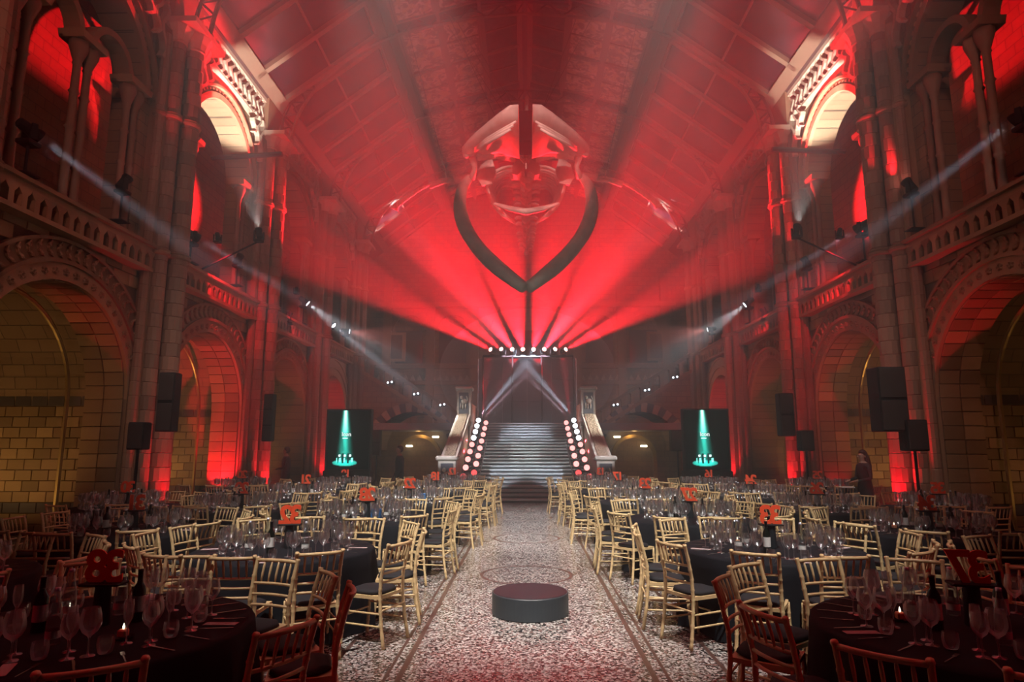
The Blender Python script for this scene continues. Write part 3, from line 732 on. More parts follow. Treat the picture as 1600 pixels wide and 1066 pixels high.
# --- gallery heads
STG = [(-.9, 25.0, 1.9), (.9, 25.0, 1.9)]
for s, lst in ((-1, [(47, 203, 1), (300, 367, 1), (475, 470, 0), (517, 505, 1), (540, 517, 0)]), (1, [(1598, 178, 1), (1347, 353, 1), (1170, 472, 0), (1112, 514, 0)])):
    for k, (px, py, beam) in enumerate(lst):
        L = atx(px, py, s * 7.95)
        sd = 'left' if s < 0 else 'right'
        moving_head(L, [Vector((s * 1.2, 22.6, .8)), Vector((s * .6, 26.3, 2.6)), None, Vector((s * 1.5, 24.5, 1.6))][min(k, 3)] if beam else ((s * .3, 24.4, 1.3) if k == 2 else (-s * 5.6, 30.5, 4.6)), 'lens_white', f'{ORD[k]} white lit stage lamp from the camera on the {sd} gallery', 24000 if beam else (10000 if k == 2 else 4500), COOL if beam else ((.86, .95, 1.0) if k == 2 else (1.0, .30, .26)),
                    8 if beam else (28 if k == 2 else 50), .9, 1.0, pole=max(.05, L.z - .27 - 6.06), group=f'white lamps along the {sd} gallery')
for s, lst in ((-1, [(193, 285), (372, 405), (450, 494)]), (1, [(1422, 290), (1260, 410), (1195, 488)])):
    for k, (px, py) in enumerate(lst):
        L = atx(px, py, s * 7.95); sd = 'left' if s < 0 else 'right'
        moving_head(L, (s * 5.2, L.y + 3.5, 14.5), 'lens_red', f'{ORD[k]} red lit stage lamp from the camera on the {sd} gallery', 350, RED, 46, .7, .9, pole=max(.05, L.z - .27 - 6.06), group=f'red lamps along the {sd} gallery')
for s in (-1, 1):
    sd = 'left' if s < 0 else 'right'
    for i in (2, 3):
        moving_head((s * 7.35, P[i] + .95, 6.75), (s * 8.1, P[i] + 3.6, 5.5), 'lens_off', f'small red stage lamp beside the {ORD[i-1]} {sd} pier above the parapet', 700 if i == 2 else 300, RED, 64, .6, .6, group='parapet lamps')
for s in (-1, 1):                                            # white heads on outrigger arms, added to light the second upper arch
    sd = 'left' if s < 0 else 'right'
    mh = moving_head((s * 6.6, 15.1, 7.0), (s * 8.2, 16.75, 11.5), 'lens_off', f'added stage lamp on an arm over the {sd} parapet lighting the upper arch', 4600, WHITE, 36, .5, .8)
    MB().tube([(0, 0, .02), (s * 1.7, 0, -.85)], .03, 6).build('outrigger_arm', M['black'], mh)
# --- red floor uplights against the piers
can_me = MB().lathe([(.09, 0), (.11, .03), (.11, .2), (.09, .22)], 12, cap=True).mesh('uplight_can', M['black'])
def uplight(loc, target, power, color, label, angle=60):
    t = empty('floor_uplight', loc); tag(t, label, 'floor light', 'floor uplights by the piers')
    inst('can', can_me, t); MB().lathe([(0, .221), (.08, .221)], 12).build('lens', M['lens_red'], t)
    spot(Vector(loc) + Vector((0, 0, .26)), target, power, color, angle, .6, .05, 'uplight_beam')
for s in (-1, 1):
    sd = 'left' if s < 0 else 'right'
    for i in (2, 3, 4):
        uplight((s * 7.25, P[i] - .25, 0), (s * 7.7, P[i], 7), (520 if s > 0 else 240) if i == 2 else 420, RED, f'red uplight at the foot of the {ORD[i-1]} pier on the {sd}', 70)
    for b in (2, 4):
        yc = (P[b] + P[b + 1]) / 2
        uplight((s * 8.6, yc + 1.5, 0), (s * 8.6, yc + 2.0, 2.0), 650 if s < 0 or b == 4 else 40, RED, f'red uplight inside the {ORD[b-1]} arch of the {sd} arcade', 65)
# --- warm chapel lamps
for s in (-1, 1):
    for b in (1, 2, 3):
        yc = (P[b] + P[b + 1]) / 2; sd = 'left' if s < 0 else 'right'
        t = empty('chapel_lamp', (s * 11.0, yc + .2, 0)); tag(t, f'warm floor lamp in the {ORD[b-1]} chapel on the {sd}', 'floor light')
        inst('can', can_me, t); MB().lathe([(0, .221), (.08, .221)], 12).build('lens', M['exitlamp'], t)
        spot((s * 11.0, yc + .2, .3), (s * 10.4, yc + 2.4, 2.6), {(-1, 1): 110, (-1, 2): 130, (1, 1): 30}.get((s, b), 120), WARM, 100, .8, .08, 'chapel_beam')

# ================================================================== STAGE
bd = empty('stage_screen', (.06, 28.75, ZL)); tag(bd, 'large dark stage screen at the top of the staircase', 'screen')
for i in range(4):
    for j in range(3):
        MB().cbox((-2.19 + 1.095 * (i + .5), 0, .97 * (j + .5)), (1.088, .1, .964), .006).build('screen_panel', M['backdrop'], bd)
for x in (-2.21, 2.21): MB().bx(x - .02, x + .02, -.05, .05, 0, 2.92).build('side_rail', M['steel'], bd)
# lamp ladders up both sides of the stairs
par_can = MB().lathe([(.05, -.22), (.085, -.2), (.10, -.02), (.115, .0), (.115, .03)], 12, cap=True).mesh('lamp_can', M['black'])
par_br = MB().tube([(-.13, 0, 0), (-.13, 0, -.16), (.13, 0, -.16), (.13, 0, 0)], .012, 4).mesh('lamp_bracket', M['black'])
plens = {}
for k in ('lens_redd', 'lens_white', 'lens_rose'): plens[k] = MB().lathe([(0, .036), (.06, .036), (.10, .032)], 14).mesh('lamp_lens', M[k])
NUMW = ['lowest', 'second lowest', 'third lowest', 'fourth lowest', 'middle', 'fourth highest', 'third highest', 'second highest', 'highest']
NUMW8 = ['lowest', 'second lowest', 'third lowest', 'fourth lowest', 'fourth highest', 'third highest', 'second highest', 'highest']
for s in (-1, 1):
    sd = 'left' if s < 0 else 'right'
    for x, n, z0, z1, y0, y1, nm in ((2.06, 9, .80, 2.86, 21.4, 27.9, 'outer'), (1.74, 8, .90, 2.76, 21.8, 28.0, 'inner')):
        fr = MB()
        for dx in (-.15, .15):
            fr.tube([(s * x + dx, y0 - .2, z0 - .3), (s * x + dx, y1 + .1, z1 - .22)], .02, 5)
            for t in (0, .33, .66): fr.tube([(s * x + dx, y0 + (y1 - y0) * t, z0 - .25 + (z1 - z0) * t), (s * x + dx, y0 + (y1 - y0) * t, max(0, (y0 + (y1 - y0) * t - YS0) * RISE / RUN))], .02, 5)
        for k in range(n * 3):
            t = k / (n * 3 - 1); fr.tube([(s * x - .15, y0 + (y1 - y0) * t, z0 - .28 + (z1 - z0 + .06) * t), (s * x + .15, y0 + (y1 - y0) * t, z0 - .28 + (z1 - z0 + .06) * t)], .014, 4)
        tag(fr.build('lamp_ladder', M['iron']), f'black {nm} ladder frame carrying lamps up the {sd} of the stairs', 'lamp frame')
        for k in range(n):
            t = k / (n - 1); c = Vector((s * x, y0 + (y1 - y0) * t, z0 + (z1 - z0) * t))
            lp = empty('par_lamp', c); tag(lp, f'{(NUMW if n == 9 else NUMW8)[k]} round lamp on the {nm} ladder at the {sd} of the stairs', 'stage light', 'round lamps up the stairs')
            rot = (PI / 2 - .1, 0, 0)
            cn = inst('lamp_can', par_can, lp, (0, 0, 0), rot)
            white = nm == 'outer' and 4 < k
            inst('lamp_lens', plens['lens_white' if white else ('lens_redd' if k < 1 else 'lens_rose')], lp, (0, 0, 0), rot)
            inst('lamp_bracket', par_br, lp)
    # beams from the ladder heads
    spot((s * 1.95, 27.5, 3.05), (-s * 1.3, 28.55, 6.9), 105000, COOL, 8, .35, .05, 'ladder_beam')
    spot((s * 1.80, 27.3, 2.95), (-s * 1.0, 28.3, 5.9), 60000, (1, .70, .85), 6, .35, .04, 'ladder_beam')
    spot((s * 1.9, 27.8, 2.9), (s * 1.65, 28.55, 6), 30000, RED, 10, .5, .04, 'ladder_beam')
    spot((s * 1.8, 27.0, 2.7), (s * .6, 28.5, 5.6), 22000, RED, 9, .5, .04, 'ladder_beam')
    spot((s * 2.1, 24.6, 1.9), (s * 7.5, 25.0, 4.6), 24000, RED, 16, .4, .04, 'ladder_beam')
    spot((s * 2.1, 23.4, 1.6), (s * 6.5, 29.0, 1.6), 12000, RED, 16, .4, .04, 'ladder_beam')
# small bright lamps on the raking balustrades
for s in (-1, 1):
    for k, (px, py) in enumerate(((609, 598), (650, 616), (691, 633)) if s < 0 else ((962, 633), (1011, 610), (1055, 590))):
        c = at(px, py, 29.2); lp = empty('bullet_lamp', c)
        tag(lp, f'{["lowest", "middle", "highest"][k if s > 0 else 2 - k]} small white lamp on the {"left" if s < 0 else "right"} raking balustrade', 'lamp')
        for dx in (-.09, .09): MB().ball((dx, 0, .03 * (dx > 0)), .045, 6, 4).build('bulb', M['ledwhite'], lp)
        MB().bx(-.16, .16, .02, .34, -.06, .06).build('housing', M['black'], lp)

# ---- round plinth in the aisle
pz = empty('round_plinth', (.04, 7.49, 0)); tag(pz, 'low round dark grey plinth standing alone in the aisle', 'plinth')
MB().lathe([(.415, 0), (.425, .01), (.425, .225), (.42, .232)], 64, cap=True).build('drum', M['satin'], pz)
MB().lathe([(.0, .2365), (.405, .2365), (.41, .232)], 64).build('top', plain('plinth_top', (.02, .016, .02), .22), pz)

# ---- upright display screens
def screen_rgb(u, v):
    """picture on the display: teal light cone, white wordmark, figures on a lit disc"""
    def g(x, c, w_): return math.exp(-((x - c) / w_) ** 2)
    c = .42 + .02 * (1 - v); t = 1 - v
    w_ = .035 + .09 * t
    a = (g(u, c, w_) if v > .12 else 0) * (1.0 if v > .62 else (.35 + .6 * (v - .25))) * (1 if v > .25 else max(0, (v - .12) / .13))
    if .30 < v < .55: a *= .55 + .55 * abs(math.sin((u * 21 + v * 4)))
    col = [a * .05, a * .95, a * .72]
    if v > .6: k = a * a * (v - .55) * 2; col = [col[0] + k * .8, col[1] + k * .5, col[2] + k * .55]
    e = ((u - .44) / .29) ** 2 + ((v - .105) / .055) ** 2
    if e < 1: col = [.02, .75 * (1 - e * .7), .60 * (1 - e * .7)]
    if v > .12 and v < .19 and abs(u - .44) < .2 and int((u - .22) * 22) % 2 == 0: col = [.25, 1, .85]
    if .10 < v < .27 and abs(u - .44) < .16 and int((u - .24) * 24) % 3 == 0: col = [0, .02, .02]
    if .215 < v < .245 and abs(u - .44) < .17 and int((u - .25) * 24) % 3 == 1: col = [.75, 1, .95]
    if .512 < v < .525 and .37 < u < .50 : col = [.8, 1, 1]
    return col
def display(x, y, label):
    t = empty('display_screen', (x, y, 0)); tag(t, label, 'screen')
    MB().cbox((0, .15, 2.0), (1.55, .3, 2.08), .01).build('cabinet', M['black'], t)
    MB().cbox((0, .15, .48), (1.62, .42, .96), .02).build('plinth_box', M['black'], t)
    nx, nz = 64, 88; me = bpy.data.meshes.new('picture')
    W_, H_ = 1.45, 1.98
    vs = [((i / nx - .5) * W_, -.004, 1.01 + j / nz * H_) for j in range(nz + 1) for i in range(nx + 1)]
    me.from_pydata(vs, [], [(j * (nx + 1) + i, j * (nx + 1) + i + 1, (j + 1) * (nx + 1) + i + 1, (j + 1) * (nx + 1) + i) for j in range(nz) for i in range(nx)])
    at_ = me.color_attributes.new('picture', 'FLOAT_COLOR', 'POINT')
    for k, v in enumerate(vs): at_.data[k].color = (*screen_rgb(v[0] / W_ + .5, (v[2] - 1.01) / H_), 1)
    m = bpy.data.materials.get('screen_picture')
    if not m:
        m = bpy.data.materials.new('screen_picture'); m.use_nodes = True; nt = m.node_tree; nt.nodes.clear()
        a = nt.nodes.new('ShaderNodeVertexColor'); a.layer_name = 'picture'; e = nt.nodes.new('ShaderNodeEmission'); e.inputs[1].default_value = 2.3
        o = nt.nodes.new('ShaderNodeOutputMaterial'); nt.links.new(a.outputs[0], e.inputs[0]); nt.links.new(e.outputs[0], o.inputs[0])
    m.cycles.emission_sampling = 'NONE'
    me.materials.append(m); inst('picture', me, t)
    cu = text_mesh('wordmark', 'lcon', .19, 0.0, .004, emis('wordmark', (1, 1, 1), 1.3))
    inst('wordmark', cu, t, (-.06, -.008, 2.12), (PI / 2, 0, 0))
display(-6.08, 22, 'upright black display glowing with a teal stage picture, left of the stairs')
display(6.10, 22, 'upright black display glowing with a teal stage picture, right of the stairs')

# ---- loudspeakers
def speaker(px0, px1, py0, py1, Y, label, stand=None, tilt=0):
    a, b = at(px0, py1, Y), at(px1, py0, Y); w_, h = b.x - a.x, b.z - a.z; c = (a + b) / 2; d = max(.28, w_ * .8)
    t = empty('loudspeaker', (c.x, Y, 0)); tag(t, label, 'speaker')
    MB().cbox((0, 0, c.z), (w_, d, h), .02).build('cabinet', M['black'], t)
    n = max(1, int(h / .42))
    for k in range(n):
        MB().cbox((0, -d / 2 - .006, a.z + h * (k + .5) / n), (w_ * .9, .02, h / n * .9), .006).build('grille', M['iron'], t)
    if stand == 'hang':
        for zz in (c.z + h * .3, c.z - h * .3): MB().tube([(0, 0, zz), (math.copysign(.35, c.x), .95, zz + .05)], .025, 6).build('wall_bracket', M['black'], t)
    elif stand:
        MB().tube([(0, 0, a.z), (0, 0, .5 if stand == 'tripod' else .02)], .03, 6).build('pole', M['black'], t)
        if stand == 'tripod':
            for k in range(3):
                q = 2 * PI * k / 3 + .5; MB().tube([(0, 0, .55), (.42 * math.cos(q), .42 * math.sin(q), .015)], .018, 5).build('leg', M['black'], t)
        else: MB().cbox((0, 0, .02), (.5, .5, .04), .01).build('foot_plate', M['black'], t)
speaker(247, 280, 583, 675, 12.55, 'tall black line-array speaker hung before the second left pier', 'hang')
speaker(203, 232, 660, 703, 12.42, 'small black loudspeaker on a stand beside the second left pier', 'tripod')
speaker(411, 430, 616, 690, 17.85, 'tall black speaker before the third left pier', 'hang')
speaker(1370, 1404, 575, 675, 12.55, 'tall black line-array speaker hung before the second right pier', 'hang')
speaker(1413, 1441, 656, 705, 12.42, 'small black loudspeaker on a stand beside the second right pier', 'tripod')
speaker(1218, 1236, 615, 682, 17.85, 'tall black speaker before the third right pier', 'hang')
speaker(1249, 1268, 673, 705, 17.2, 'black loudspeaker on a tripod against the red arch on the right', 'tripod')
speaker(1048, 1068, 672, 705, 24.5, 'black loudspeaker on a stand left of the right display', 'tripod')
speaker(582, 596, 672, 712, 24.5, 'black loudspeaker on a stand right of the left display', 'tripod')
bxw = MB().cbox((0, 0, 0), (.30, .12, .38), .03).build('wall_box', M['black'], None, False, (10.55, 13.28, 2.35)); tag(bxw, 'small black box fixed to the first right chapel wall', 'wall box')

# horizontal lighting pipes across the gallery openings
for s in (-1, 1):
    pa, pb = at(331, 247, 17.6), at(441, 241, 17.6); pp = MB().tube([(-s * pa.x, pa.y, pa.z), (-s * pb.x, pb.y, pb.z)], .075, 6)
    tag(pp.build('lighting_pipe', M['black']), f'dark lighting pipe above the second {"left" if s < 0 else "right"} gallery opening', 'pipe')

# ================================================================== WHALE SKELETON
wh = empty('whale_skeleton', (0, 16, 9)); wh_loc = Vector((0, 16, 9))
tag(wh, 'huge whale skeleton hanging in mid-air with its jaws open', 'skeleton')
def wpart(name, mb, smooth=True, mat='bone', parent=None):
    mb.v = [(v[0], v[1] - 16, v[2] - 9) for v in mb.v]
    return mb.build(name, M[mat], parent or wh, smooth)
def mir(p): return Vector((-p[0] + .03, p[1], p[2]))
def both(f):
    for s in (-1, 1): f((lambda p: Vector(p)) if s < 0 else mir, s)
jaw = [at(*p) for p in ((733, 279, 17.0), (724, 292, 16.7), (719, 312, 16.4), (721, 338, 16.1), (731, 364, 15.8), (750, 391, 15.5), (775, 416, 15.2), (800, 436, 14.95), (819, 450, 14.8))]
jaw = [Vector((p.x, p.z, p.y)) for p in jaw]
def spl(pts, n): return smooth_path([tuple(p) for p in pts], n)
jawp = [Vector((p[0], p[2], p[1])) for p in spl(jaw, 4)]
def f(m, s):
    n = len(jawp); rad = [(.115 + .075 * math.sin(min(1, i / n * 2.2) * PI / 2)) * (1.0 if i < n * .75 else 1 - .3 * (i / n - .75) / .25) for i in range(n)]
    wpart('mandible', MB().tube([m(p) for p in jawp], rad, 10))
    # coronoid flange on the upper jaw bone
    a, b, c, d = [m(at(*p)) for p in ((733, 283, 16.9), (752, 262, 16.9), (768, 262, 16.9), (764, 292, 16.8))]
both(f)
# cranium and rostrum: lofted halves, thick at the middle, thin at the brow
def f(m, s):
    secs = [(11, 186, 231, 1.5, 15.0), (24, 183, 229, 1.4, 15.1), (40, 192, 228, 1.2, 15.4), (58, 204, 229, .95, 15.7), (76, 217, 234, .75, 16.0), (90, 226, 240, .5, 16.2), (99, 232, 243, .25, 16.3)]
    vs, fs, n = [], [], 12
    for k, (off, t, b, dy, Y) in enumerate(secs):
        up, lo = at(822 - off, t, Y), at(822 - off, b, Y); cz, hz = (up.z + lo.z) / 2, (up.z - lo.z) / 2
        for j in range(n):
            a = 2 * PI * j / n; wob = 1 + .10 * math.sin(3 * a + k)
            vs.append(m((up.x, Y + dy * math.sin(a) * .8, cz + hz * math.cos(a) * wob)))
    for k in range(len(secs) - 1):
        for j in range(n): a, b = k * n + j, k * n + (j + 1) % n; fs.append((a, b, b + n, a + n))
    fs += [tuple(range(n)), tuple(range((len(secs) - 1) * n, len(secs) * n))]
    wpart('skull_half', MB().add(vs, fs))
    # ridges running down the upper jaw
    for k in range(3):
        p = [m(at(*q)) for q in ((806 - k * 4, 190 + k * 6, 14.0), (785 - k * 4, 203 + k * 6, 14.2), (762 - k * 3, 217 + k * 5, 14.7), (742, 231 + k * 3, 15.5))]
        wpart('jaw_ridge', MB().tube(p, [.03, .05, .05, .02], 6))
    kn = MB()
    for px, py, r in ((734, 238, .14), (742, 232, .13), (752, 228, .12), (728, 243, .09), (748, 242, .10)): kn.ball(m(at(px, py, 16.3)), (r, r, r * .8), 8, 6)
    wpart('brow_bone', kn)
    # palate underside
    pts = [m(at(*q)) for q in ((806, 230, 15.8), (770, 229, 16.2), (745, 243, 16.4), (775, 240, 16.8), (805, 246, 16.6))]
    pts2 = [Vector((p.x, p.y + .25, p.z - .04)) for p in pts]; n = 5
    wpart('palate', MB().add(pts + pts2, [tuple(range(n)), tuple(range(n, 2 * n))] + [(i, (i + 1) % n, (i + 1) % n + n, i + n) for i in range(n)]), False)
    # cheek bone down to the jaw hinge
    wpart('cheek_bone', MB().tube([m(at(*q)) for q in ((738, 246, 16.5), (742, 262, 16.7), (737, 280, 16.9))], [.10, .07, .09], 7))
    # shoulder blade
    q = [(751, 258, 17.4), (768, 245, 17.4), (775, 268, 17.3), (769, 287, 17.2), (753, 290, 17.2), (745, 278, 17.3)]
    pts = [m(at(*p)) for p in q]; pts2 = [Vector((p.x * .99, p.y + .08, p.z)) for p in pts]; n = 6
    wpart('shoulder_blade', MB().add(pts + pts2, [tuple(range(n)), tuple(range(n, 2 * n))] + [(i, (i + 1) % n, (i + 1) % n + n, i + n) for i in range(n)]), False)
    # flipper: humerus, forearm, fingers
    wpart('humerus', MB().tube([m(at(*p)) for p in ((741, 276, 17.6), (722, 277, 17.7), (712, 279, 17.8))], [.12, .09, .12], 8))
    for dy, dz in ((0, 0), (0, -.09)):
        wpart('forearm_bone', MB().tube([m(at(*p)) + Vector((0, 0, dz)) for p in ((712, 279, 17.8), (692, 281, 18.0), (672, 288, 18.2))], [.06, .045, .06], 6))
    for kf in range(4):
        path = [(672, 288, 18.2), (655, 295 + kf * .8, 18.3), (637, 305 + kf * 1.8, 18.4), (622, 315 + kf * 2.4, 18.5), (611 + kf * 3, 325 + kf * 1.2, 18.6)]
        pts = [m(at(*p)) for p in path]; pp = []
        fb = MB()
        for a, b in zip(pts, pts[1:]):
            for j in range(2):
                u, v = a.lerp(b, j / 2 + .03), a.lerp(b, j / 2 + .47); fb.tube([u, u.lerp(v, .5), v], [.045, .026, .045], 5)
        wpart('finger_bone', fb)
    # ribs
    for k in range(9):
        Y = 17.8 + k * .42; sp = 10 - k * .25
        pts = [m(at(*p)) for p in ((812, 262 + k * 4.5, Y), (790, 262 + k * 4, Y), (770 + k * 1.2, 272 + k * 4, Y - .1), (762 + k * 1.8, 292 + k * 3, Y - .3), (770 + k * 2.2, 318 + k * 2, Y - .5), (790 + k * 2, 340 + k * 1.2, Y - .6))]
        pts = [Vector(p) for p in spl(pts, 3)]
        wpart('rib', MB().tube(pts, [.06] + [.085] * (len(pts) - 2) + [.04], 6, flat=.6))
both(f)
# breastbone, neck bones and backbone
wpart('breastbone', MB().tube([at(*p) for p in ((772, 318, 16.9), (796, 326, 16.9), (822, 331, 16.9), (848, 326, 16.9), (874, 318, 16.9))], [.04, .08, .1, .08, .04], 7))
nb = MB()
for sg in (-1, 1):
    q = [(821, 256), (812, 249), (803, 251), (800, 262), (801, 272), (808, 274), (815, 268), (820, 270)]
    pts = [at(822 + (p[0] - 822) * -sg, p[1], 16.9) for p in q]; n = len(pts); pts2 = [Vector((p.x * .9, p.y + .35, p.z)) for p in pts]
    nb.add(pts + pts2, [tuple(range(n)), tuple(range(n, 2 * n))] + [(i, (i + 1) % n, (i + 1) % n + n, i + n) for i in range(n)])
    for k in range(3): nb.tube([at(822 - sg * 2, 244 + k * 5, 16.6), at(822 - sg * 9, 240 + k * 4, 16.7)], [.05, .03], 5)
wpart('neck_bone', nb, False)
NV = 17
vspots = [(278, 17.4), (289, 17.9), (300, 18.4), (311, 18.9), (321, 19.4), (331, 19.9), (341, 20.4), (350, 20.9), (358, 21.4), (365, 21.9), (371, 22.4), (376, 22.9), (381, 23.4), (385, 23.9), (388, 24.4), (391, 24.9), (394, 25.4)]
for k, (py, Y) in enumerate(vspots):
    c = at(826, py, Y); c.x = .03; r = .20 * (1 - k / 34)
    v = MB().lathe([(r, -.09), (r * .85, 0), (r, .09)], 10, (0, 0, 0), True)
    v.v = [(p[0], p[2], p[1]) for p in v.v]
    for s in (-1, 1): v.tube([(s * r * .7, 0, 0), (s * r * 1.7, 0, .03), (s * r * 2.2, 0, -.02)], [r * .4, r * .38, r * .3], 6)
    v.tube([(0, 0, r * .6), (0, .08, r * 1.9), (0, .12, r * 2.5)], [r * .35, r * .3, r * .2], 6)
    v.tube([(0, 0, -r * .8), (0, 0, -r * 1.6)], [r * .3, r * .15], 5)
    v.v = [(p[0] + c.x, p[1] + c.y, p[2] + c.z) for p in v.v]
    wpart('vertebra', v)
wpart('gap_shade_block', MB().cbox(at(822, 208, 15.6), (.36, .8, .86), .03), False, 'matte')  # black block put in for the shade in the gap between skull halves
wpart('support_rod', MB().tube([at(823, 184, 15.8), at(823, 152, 15.8)], .05, 6), True, 'bone')
CB = [((700, 40), (793, 185)), ((737, 60), (810, 178)), ((712, 30), (800, 182)), ((900, 30), (846, 176)), ((940, 0), (838, 190)), ((625, 0), (699, 278)), ((1000, 10), (945, 278)), ((690, 0), (780, 196))]
for k, (a, b) in enumerate(CB):
    p, q = at(*b, 16.2), at(*b, 16.2); A = at(*a, 19.0)
    while A.z > 16.3 - abs(A.x) / 4.4 * 1.3: A = p.lerp(A, .97)
    cbm = MB().tube([A, p], .008, 4); o = cbm.build('suspension_cable', M['steel'])
    tag(o, f'{["leftmost","second","third","fourth","fifth","sixth","seventh","rightmost"][[5,7,0,2,1,3,4,6].index(k)]} thin steel cable from the left holding up the whale skeleton', 'cable', 'cables holding the whale skeleton')

# ================================================================== PEOPLE
def person(loc, face, label, dress=False, arm=None, hair_long=False, tall=1.78):
    """one continuous skinned body; hair and clothes as children"""
    k = tall / 1.78
    V = [((0, 0, .98), (.15, .11)), ((0, 0, 1.15), (.145, .10)), ((0, .01, 1.33), (.17, .11)), ((0, 0, 1.46), (.14, .085)), ((0, .01, 1.53), (.058, .058)), ((0, .02, 1.585), (.058, .06)), ((0, .03, 1.66), (.082, .095)), ((0, .02, 1.735), (.07, .085))]
    E = [(i, i + 1) for i in range(7)]
    def chain(root, pts):
        p = root
        for q, r in pts: V.append((q, r)); E.append((p, len(V) - 1)); p = len(V) - 1
        return p
    for s in (-1, 1):
        chain(0, [((s * .10, 0, .88), (.095, .10)), ((s * .11, .01, .50), (.065, .07)), ((s * .11, -.02, .12), (.045, .05)), ((s * .11, .0, .05), (.045, .05)), ((s * .115, .13, .035), (.04, .03))])
    hands = []
    for s in (-1, 1):
        el = (s * .25, -.03, 1.14); wr = (s * .24, .10, .93)
        if arm == 'forward': el = (s * .25, .02, 1.15); wr = (s * .14, .28, 1.10)
        i = chain(3, [((s * .18, 0, 1.43), (.065, .06)), (el, (.045, .045)), (wr, (.028, .03))])
        d = (Vector(wr) - Vector(el)).normalized(); hp = Vector(wr) + d * .06
        ip = chain(i, [(tuple(hp), (.033, .018))])
        for f_ in range(4): chain(ip, [(tuple(hp + d * (.05 + .01 * (f_ in (1, 2))) + Vector((s * (.024 - f_ * .016), 0, 0))), (.008, .008)), (tuple(hp + d * .085 + Vector((s * (.024 - f_ * .016), .012, -.01))), (.007, .007))])
        chain(i, [(tuple(Vector(wr) + d * .045 + Vector((-s * .035, .015, 0))), (.010, .010)), (tuple(Vector(wr) + d * .085 + Vector((-s * .05, .02, 0))), (.008, .008))])
    me = bpy.data.meshes.new('person'); me.from_pydata([tuple(Vector(v) * k) for v, r in V], E, []); me.update()
    o = bpy.data.objects.new('person', me); COL.objects.link(o); o.location = loc; o.rotation_euler = (0, 0, face)
    tag(o, label, 'person')
    sk = o.modifiers.new('skin', 'SKIN'); sk.use_smooth_shade = True
    for d, (v, r) in zip(me.skin_vertices[0].data, V): d.radius = (r[0] * k, r[1] * k)
    me.skin_vertices[0].data[0].use_root = True
    sb = o.modifiers.new('sub', 'SUBSURF'); sb.levels = 1; sb.render_levels = 2
    # body colour: dark clothes up to the neck and down the sleeves, skin on head and hands
    m, nt, b = mat_new('clothed_body'); L = nt.links.new
    tc = nt.nodes.new('ShaderNodeTexCoord'); sp = nt.nodes.new('ShaderNodeSeparateXYZ'); L(tc.outputs['Object'], sp.inputs[0])
    gt = nt.nodes.new('ShaderNodeMath'); gt.operation = 'GREATER_THAN'; gt.inputs[1].default_value = 1.505 * k; L(sp.outputs[2], gt.inputs[0])
    fin = gt
    if arm == 'forward':
        g2 = nt.nodes.new('ShaderNodeMath'); g2.operation = 'GREATER_THAN'; g2.inputs[1].default_value = .28 * k; L(sp.outputs[1], g2.inputs[0])
        fin = nt.nodes.new('ShaderNodeMath'); fin.operation = 'MAXIMUM'; L(gt.outputs[0], fin.inputs[0]); L(g2.outputs[0], fin.inputs[1])
    mx = nt.nodes.new('ShaderNodeMix'); mx.data_type = 'RGBA'; mx.inputs[6].default_value = (.010, .010, .013, 1); mx.inputs[7].default_value = (.50, .29, .21, 1)
    L(fin.outputs[0], mx.inputs[0]); L(mx.outputs[2], b.inputs['Base Color']); b.inputs['Roughness'].default_value = .7; me.materials.append(m)
    # hair, nose, ears, brow
    h = MB()
    h.ball((0, -.005 * k, 1.70 * k), (.095 * k, .105 * k, .115 * k), 12, 8)
    hm = [(x, y, z) for x, y, z in h.v]
    h.v = [(x, y if (z > 1.72 * k or y < .02 * k) else .02 * k, z) for x, y, z in hm]
    if hair_long:
        h.tube([(0, -.03 * k, 1.74 * k), (0, -.07 * k, 1.6 * k), (0, -.10 * k, 1.42 * k), (0, -.10 * k, 1.22 * k)], [.085 * k, .105 * k, .12 * k, .07 * k], 10, flat=.6)
    h.build('hair', M['hair'], o, True)
    fc = MB(); fc.ball((0, .125 * k, 1.645 * k), (.014 * k, .022 * k, .024 * k), 6, 5)
    for s in (-1, 1): fc.ball((s * .088 * k, .01 * k, 1.65 * k), (.012 * k, .022 * k, .032 * k), 6, 5)
    fc.ball((0, .105 * k, 1.60 * k), (.026 * k, .012 * k, .008 * k), 6, 4)
    fc.build('nose_ears_and_mouth', M['skin'], o, True)
    ey = MB()
    for s in (-1, 1): ey.ball((s * .032 * k, .112 * k, 1.672 * k), (.013 * k, .008 * k, .008 * k), 6, 4)
    ey.build('eyes', M['black'], o, True)
    j = MB()
    if dress:
        j.lathe([(.19 * k, 1.36 * k), (.165 * k, 1.15 * k), (.20 * k, .95 * k), (.25 * k, .55 * k), (.27 * k, .42 * k)], 16)
    else:
        j.lathe([(.10 * k, 1.50 * k), (.19 * k, 1.43 * k), (.205 * k, 1.30 * k), (.19 * k, 1.1 * k), (.205 * k, .86 * k), (.20 * k, .80 * k)], 16)
    j.v = [(x, y * .66, z) for x, y, z in j.v]
    j.build('dress' if dress else 'jacket', M['suit'], o, True)
    return o
PEOPLE = [(-3.85, 19.75), (-7.50, 20.2), (7.5, 14.66)]; CHAIRS_AT = []
person((-3.85, 19.75, 0), PI * .62, 'person in a dark suit standing left of the staircase, head turned down', tall=1.78)
person((-7.50, 20.2, 0), PI * .55, 'person in black by the third left pier holding out a hand', arm='forward', tall=1.74)
person((7.5, 14.66, 0), PI * .55, 'person with long dark hair in black clothes against the lit chapel wall', dress=True, arm='forward', hair_long=True, tall=1.70)
sd_t = empty('serving_stand', (7.12, 14.75, 0)); tag(sd_t, 'small dark stand with pale tray in front of the person with long hair', 'stand')
